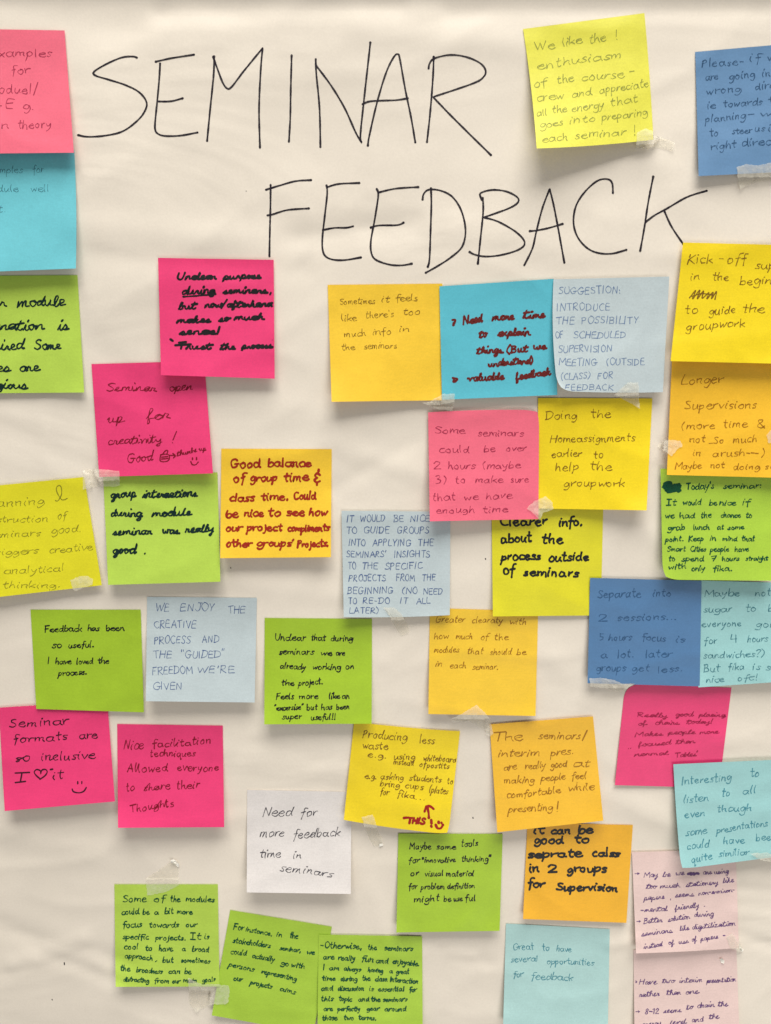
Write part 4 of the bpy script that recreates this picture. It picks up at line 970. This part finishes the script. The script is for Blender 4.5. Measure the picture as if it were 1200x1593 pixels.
note('lime_green', '358.4,1416 516.5,1442 488,1608 329.6,1580', 'tilted green note with five slanting lines, between two other green notes at the bottom',
     'dark_green', 1.9, [('R16', 145, 556, 200, 560, 18, 'For'), ('R16', 208, 564, 348, 588, 14, 'instance,'), ('R16', 368, 590, 398, 594, 15, 'in'), ('R16', 435, 598, 480, 604, 16, 'the'), ('R16', 142, 622, 342, 650, 15, 'stakeholders'), ('R16', 385, 660, 495, 674, 13, 'seminar,'), ('R16', 525, 682, 567, 686, 14, 'we'), ('R16', 130, 680, 215, 690, 15, 'could'), ('R16', 242, 700, 358, 722, 14, 'actually'), ('R16', 392, 736, 430, 746, 14, 'go'), ('R16', 445, 748, 515, 758, 14, 'with'),
      ('R16', 120, 745, 252, 775, 14, 'persons'), ('R16', 290, 782, 475, 822, 14, 'representing'), ('R16', 145, 818, 192, 824, 14, 'our'), ('R16', 232, 838, 345, 862, 13, 'projects'), ('R16', 385, 870, 468, 892, 13, 'aims')],
     ang=0.5, lift=(3, 3), layer=1, slant=0.1)
note('lime_green', '496,1454 657,1457 658,1613 494,1610', 'green note starting with Otherwise, eight lines of dark green writing, cut by the bottom edge',
     'dark_green', 2.0, [('R19', 65, 262, 82, 262, 14, '-'), ('R19', 88, 264, 298, 272, 18, 'Otherwise,'), ('R19', 328, 274, 375, 276, 16, 'the'), ('R19', 418, 278, 578, 282, 15, 'seminars'), ('R19', 83, 326, 142, 328, 15, 'are'), ('R19', 165, 330, 258, 336, 15, 'really'), ('R19', 292, 334, 358, 344, 17, 'fun'), ('R19', 372, 348, 438, 350, 15, 'and'), ('R19', 463, 350, 612, 364, 15, 'enjoyable.'),
      ('R19', 80, 384, 98, 384, 17, 'I'), ('R19', 115, 386, 172, 388, 14, 'am'), ('R19', 196, 388, 288, 396, 14, 'always'), ('R19', 328, 396, 412, 402, 14, 'having'), ('R19', 445, 402, 462, 403, 13, 'a'), ('R19', 483, 406, 553, 406, 14, 'great'), ('R19', 77, 444, 150, 444, 14, 'time'), ('R19', 178, 444, 268, 448, 14, 'during'), ('R19', 296, 444, 340, 444, 14, 'the'), ('R19', 368, 446, 438, 448, 14, 'class.'), ('R19', 450, 450, 606, 462, 15, 'Interaction'),
      ('R19', 72, 500, 135, 500, 15, 'and'), ('R19', 162, 498, 308, 500, 14, 'discussion'), ('R19', 336, 500, 358, 500, 15, 'is'), ('R19', 385, 502, 530, 502, 14, 'essential'), ('R19', 555, 508, 595, 506, 15, 'for'), ('R19', 70, 556, 138, 556, 15, 'this'), ('R19', 168, 556, 240, 558, 14, 'topic'), ('R19', 275, 558, 335, 558, 14, 'and'), ('R19', 346, 560, 395, 560, 14, 'the'), ('R19', 410, 560, 546, 558, 14, 'seminars'),
      ('R19', 85, 610, 135, 608, 13, 'are'), ('R19', 162, 612, 288, 610, 14, 'perfectly'), ('R19', 322, 610, 390, 608, 13, 'gear'), ('R19', 420, 612, 538, 610, 14, 'around'), ('R19', 78, 664, 160, 660, 15, 'those'), ('R19', 196, 660, 250, 660, 14, 'two'), ('R19', 276, 660, 375, 660, 14, 'terms.')],
     ang=0.5, lift=(6, 5), layer=3, slant=0.1)

# ------------------------------------------------------------------ tape
tape_m = tape_mat()


def top_h(x, y):
    h = None
    for n in NOTES:
        b = n.bb
        if b[0] < x < b[2] and b[1] < y < b[3]:
            u, v = n.inv(x, y)
            if -0.01 < u < 1.01 and -0.01 < v < 1.01:
                hh = n.h(u, v)
                if h is None or hh > h:
                    h = hh
    if h is None:
        p = unproj(x, y)
        h = W(p.x, p.z)
    return h


def tape(pts, label, torn=0.7, curl=None, seed=1, crinkle=0.00012, mat=None, cat='tape', group='tape pieces on the poster', name='tape_piece'):
    """one torn strip draped over what it holds; pts is its outline in photo pixels"""
    rng = random.Random(seed * 31)
    n = len(pts)
    dense = []
    for i in range(n):
        a, b = pts[i], pts[(i + 1) % n]
        L = math.hypot(b[0] - a[0], b[1] - a[1])
        k = max(1, int(L / 2.2))
        for j in range(k):
            t = j / k
            jx = torn * rng.uniform(-1, 1) if j else 0
            jy = torn * rng.uniform(-1, 1) if j else 0
            dense.append((a[0] + (b[0] - a[0]) * t + jx, a[1] + (b[1] - a[1]) * t + jy))
    cx = sum(p[0] for p in dense) / len(dense)
    cy = sum(p[1] for p in dense) / len(dense)
    R = 12
    px = [(cx, cy)]
    for r in range(1, R + 1):
        for (x, y) in dense:
            px.append((cx + (x - cx) * r / R, cy + (y - cy) * r / R))
    vs = []
    for idx, (x, y) in enumerate(px):
        h = max(top_h(x + dx, y + dy) for dx, dy in ((0, 0), (3, 0), (-3, 0), (0, 3), (0, -3), (6, 3), (-6, 3), (0, 7), (0, -6)))
        h += 0.00022 + crinkle * (0.5 + noise.noise((x * 0.16, y * 0.16, seed)) + 0.5 * noise.noise((x * 0.4, y * 0.4, seed + 5)))
        if curl:
            for (qx, qy, rad, hh) in curl:
                d = math.hypot(x - qx, y - qy) / rad
                if d < 1:
                    h += hh * 0.001 * (1 - d) ** 2
        vs.append(unproj(x, y, h))
    m = len(dense)
    fs = [(0, 1 + (j + 1) % m, 1 + j) for j in range(m)]
    for r in range(R - 1):
        for j in range(m):
            a = 1 + r * m + j
            b = 1 + r * m + (j + 1) % m
            fs.append((a, b, b + m, a + m))
    org = unproj(cx, cy)
    o = link_mesh(name, vs, fs, mat or tape_m, origin=org)
    o['label'] = label
    o['category'] = cat
    o['group'] = group
    return o


def Z(reg, s):
    v = [float(t) for t in s.split()]
    return [rp(reg, a, b) for a, b in zip(v[0::2], v[1::2])]


tape(Z('R3', "604 590 640 570 672 580 680 600 770 630 768 668 700 655 600 662"), 'torn tape on the lower right corner of the lime yellow note at the top', seed=1, curl=[(1050, 232, 22, 1.2)])
tape(Z('R3', "1047 742 1090 728 1140 735 1200 722 1290 728 1290 790 1180 800 1110 815 1062 842 1055 815"), 'crinkled tape along the lower edge of the blue note, top right', seed=2, curl=[(1152, 292, 20, 1.8)])
tape(Z('R7', "430 172 520 166 618 175 622 250 590 258 520 254 430 272"), 'straight tape strip joining the lemon yellow note and a hot pink note corner', seed=3, torn=0.4)
tape(Z('R7', "364 742 410 722 455 720 482 735 478 768 430 780 395 798 378 790"), 'crumpled tape on the lower right corner of the lemon yellow note', seed=4, crinkle=0.0003)
tape(Z('R5', "560 652 600 645 662 608 720 608 718 640 706 695 690 690 640 685"), 'pointed tape under the lower left corner of the bright cyan note with brown writing', seed=5, curl=[(658, 628, 16, 1.6)])
tape(Z('R6', "430 803 495 742 548 740 550 800 556 872 500 838"), 'triangular tape between the pale blue capitals note and the yellow note below it', seed=6, curl=[(995, 634, 14, 1.6)], crinkle=0.0004)
tape(Z('R6', "640 1055 685 1023 755 1028 765 1055 740 1070 710 1105 682 1082"), 'short tape on the left edge of the orange note about longer supervisions', seed=7, crinkle=0.0004)
tape([(1193, 676), (1199, 669), (1226, 671), (1226, 690), (1196, 689)], 'bit of tape at the right edge of the photo on the orange supervisions note', seed=8)
tape(Z('R9', "568 540 605 503 662 480 696 512 698 543 650 560 632 600 610 572"), 'crumpled tape where the salmon pink note meets the yellow home assignments note', seed=9, crinkle=0.0004, curl=[(840, 800, 16, 1.2)])
tape(Z('R8', "872 838 925 836 962 868 1000 930 998 962 960 976 930 930 905 880"), 'curved tape under the lower edge of the middle pale blue note with nine lines', seed=10)
tape(Z('R13', "190 600 245 572 320 525 350 552 385 590 392 622 398 640 380 655 330 632 280 606 215 612"), 'pointed tape under the lower edge of the orange note with slanted lines', seed=11, curl=[(702, 1121, 20, 2.0)])
tape(Z('R13', "382 628 398 645 404 668 385 682 368 672 368 645"), 'tiny folded tape at the upper left corner of the tilted orange note starting with The', seed=12, crinkle=0.0004)
tape(Z('R14', "202 54 262 50 335 62 390 84 455 84 418 104 385 130 300 112 206 98"), 'white torn tape at the lower left corner of the dark blue note', seed=13, curl=[(918, 1064, 18, 1.5)], crinkle=0.0004)
tape(Z('R15', "755 292 820 252 890 200 924 214 928 325 862 360 765 378 758 335"), 'tape strip on the upper edge of the green note with eight lines, bottom left', seed=14, curl=[(271, 1342, 12, 2.0)])
tape(Z('R16', "-90 805 -20 840 50 838 120 846 124 870 118 930 100 944 40 942 -20 965 -50 990 -85 940"), 'tape strip between two green notes at the bottom left', seed=15, curl=[(305, 1574, 12, 2.0), (356, 1560, 10, .8)])
tape(Z('R12', "640 1046 695 1034 710 1072 722 1120 742 1150 742 1185 700 1192 672 1140"), 'wrinkled tape at the lower left corner of the tilted yellow note about waste', seed=16, crinkle=0.0003, curl=[(592, 1308, 12, 1.0)])
tape(Z('R14', "1084 1016 1180 1010 1215 1030 1300 1040 1300 1100 1180 1060 1128 1046"), 'tape at the lower edge of the teal note about listening', seed=17, curl=[(1172, 1331, 14, 1.0)])
tape(Z('R18', "940 665 975 645 1000 685 1038 735 1028 756 1000 745 960 730"), 'sheer tape at the lower right corner of the pale pink note about paper', seed=18, curl=[(1154, 1477, 10, 2)])
crumb_m = plain_mat('crumpled_tape_bit', srgb(236, 232, 222), 0.45)
tape(Z('R18', "898 796 915 792 928 805 924 824 908 818"), 'tiny white scrap of tape on top of the pale pink note at the bottom edge', seed=19, crinkle=0.0012, mat=crumb_m, cat='tape scrap', group='small white tape scraps', name='tape_scrap')
tape(Z('R18', "1012 728 1022 722 1040 742 1034 754 1018 748"), 'tiny white scrap of tape right of the two pale pink notes', seed=20, crinkle=0.0012, mat=crumb_m, cat='tape scrap', group='small white tape scraps', name='tape_scrap')
tape(Z('R15', "884 196 900 190 930 214 926 232 912 222 900 212 888 208"), 'small white rolled tape end above the green note, bottom left', seed=21, crinkle=0.0014, mat=crumb_m, cat='tape scrap', group='small white tape scraps', name='tape_scrap')
tape(Z('R12', "728 1178 744 1174 746 1186 726 1194"), 'tiny white tape end below the tilted yellow note about waste', seed=22, crinkle=0.001, mat=crumb_m, cat='tape scrap', group='small white tape scraps', name='tape_scrap')
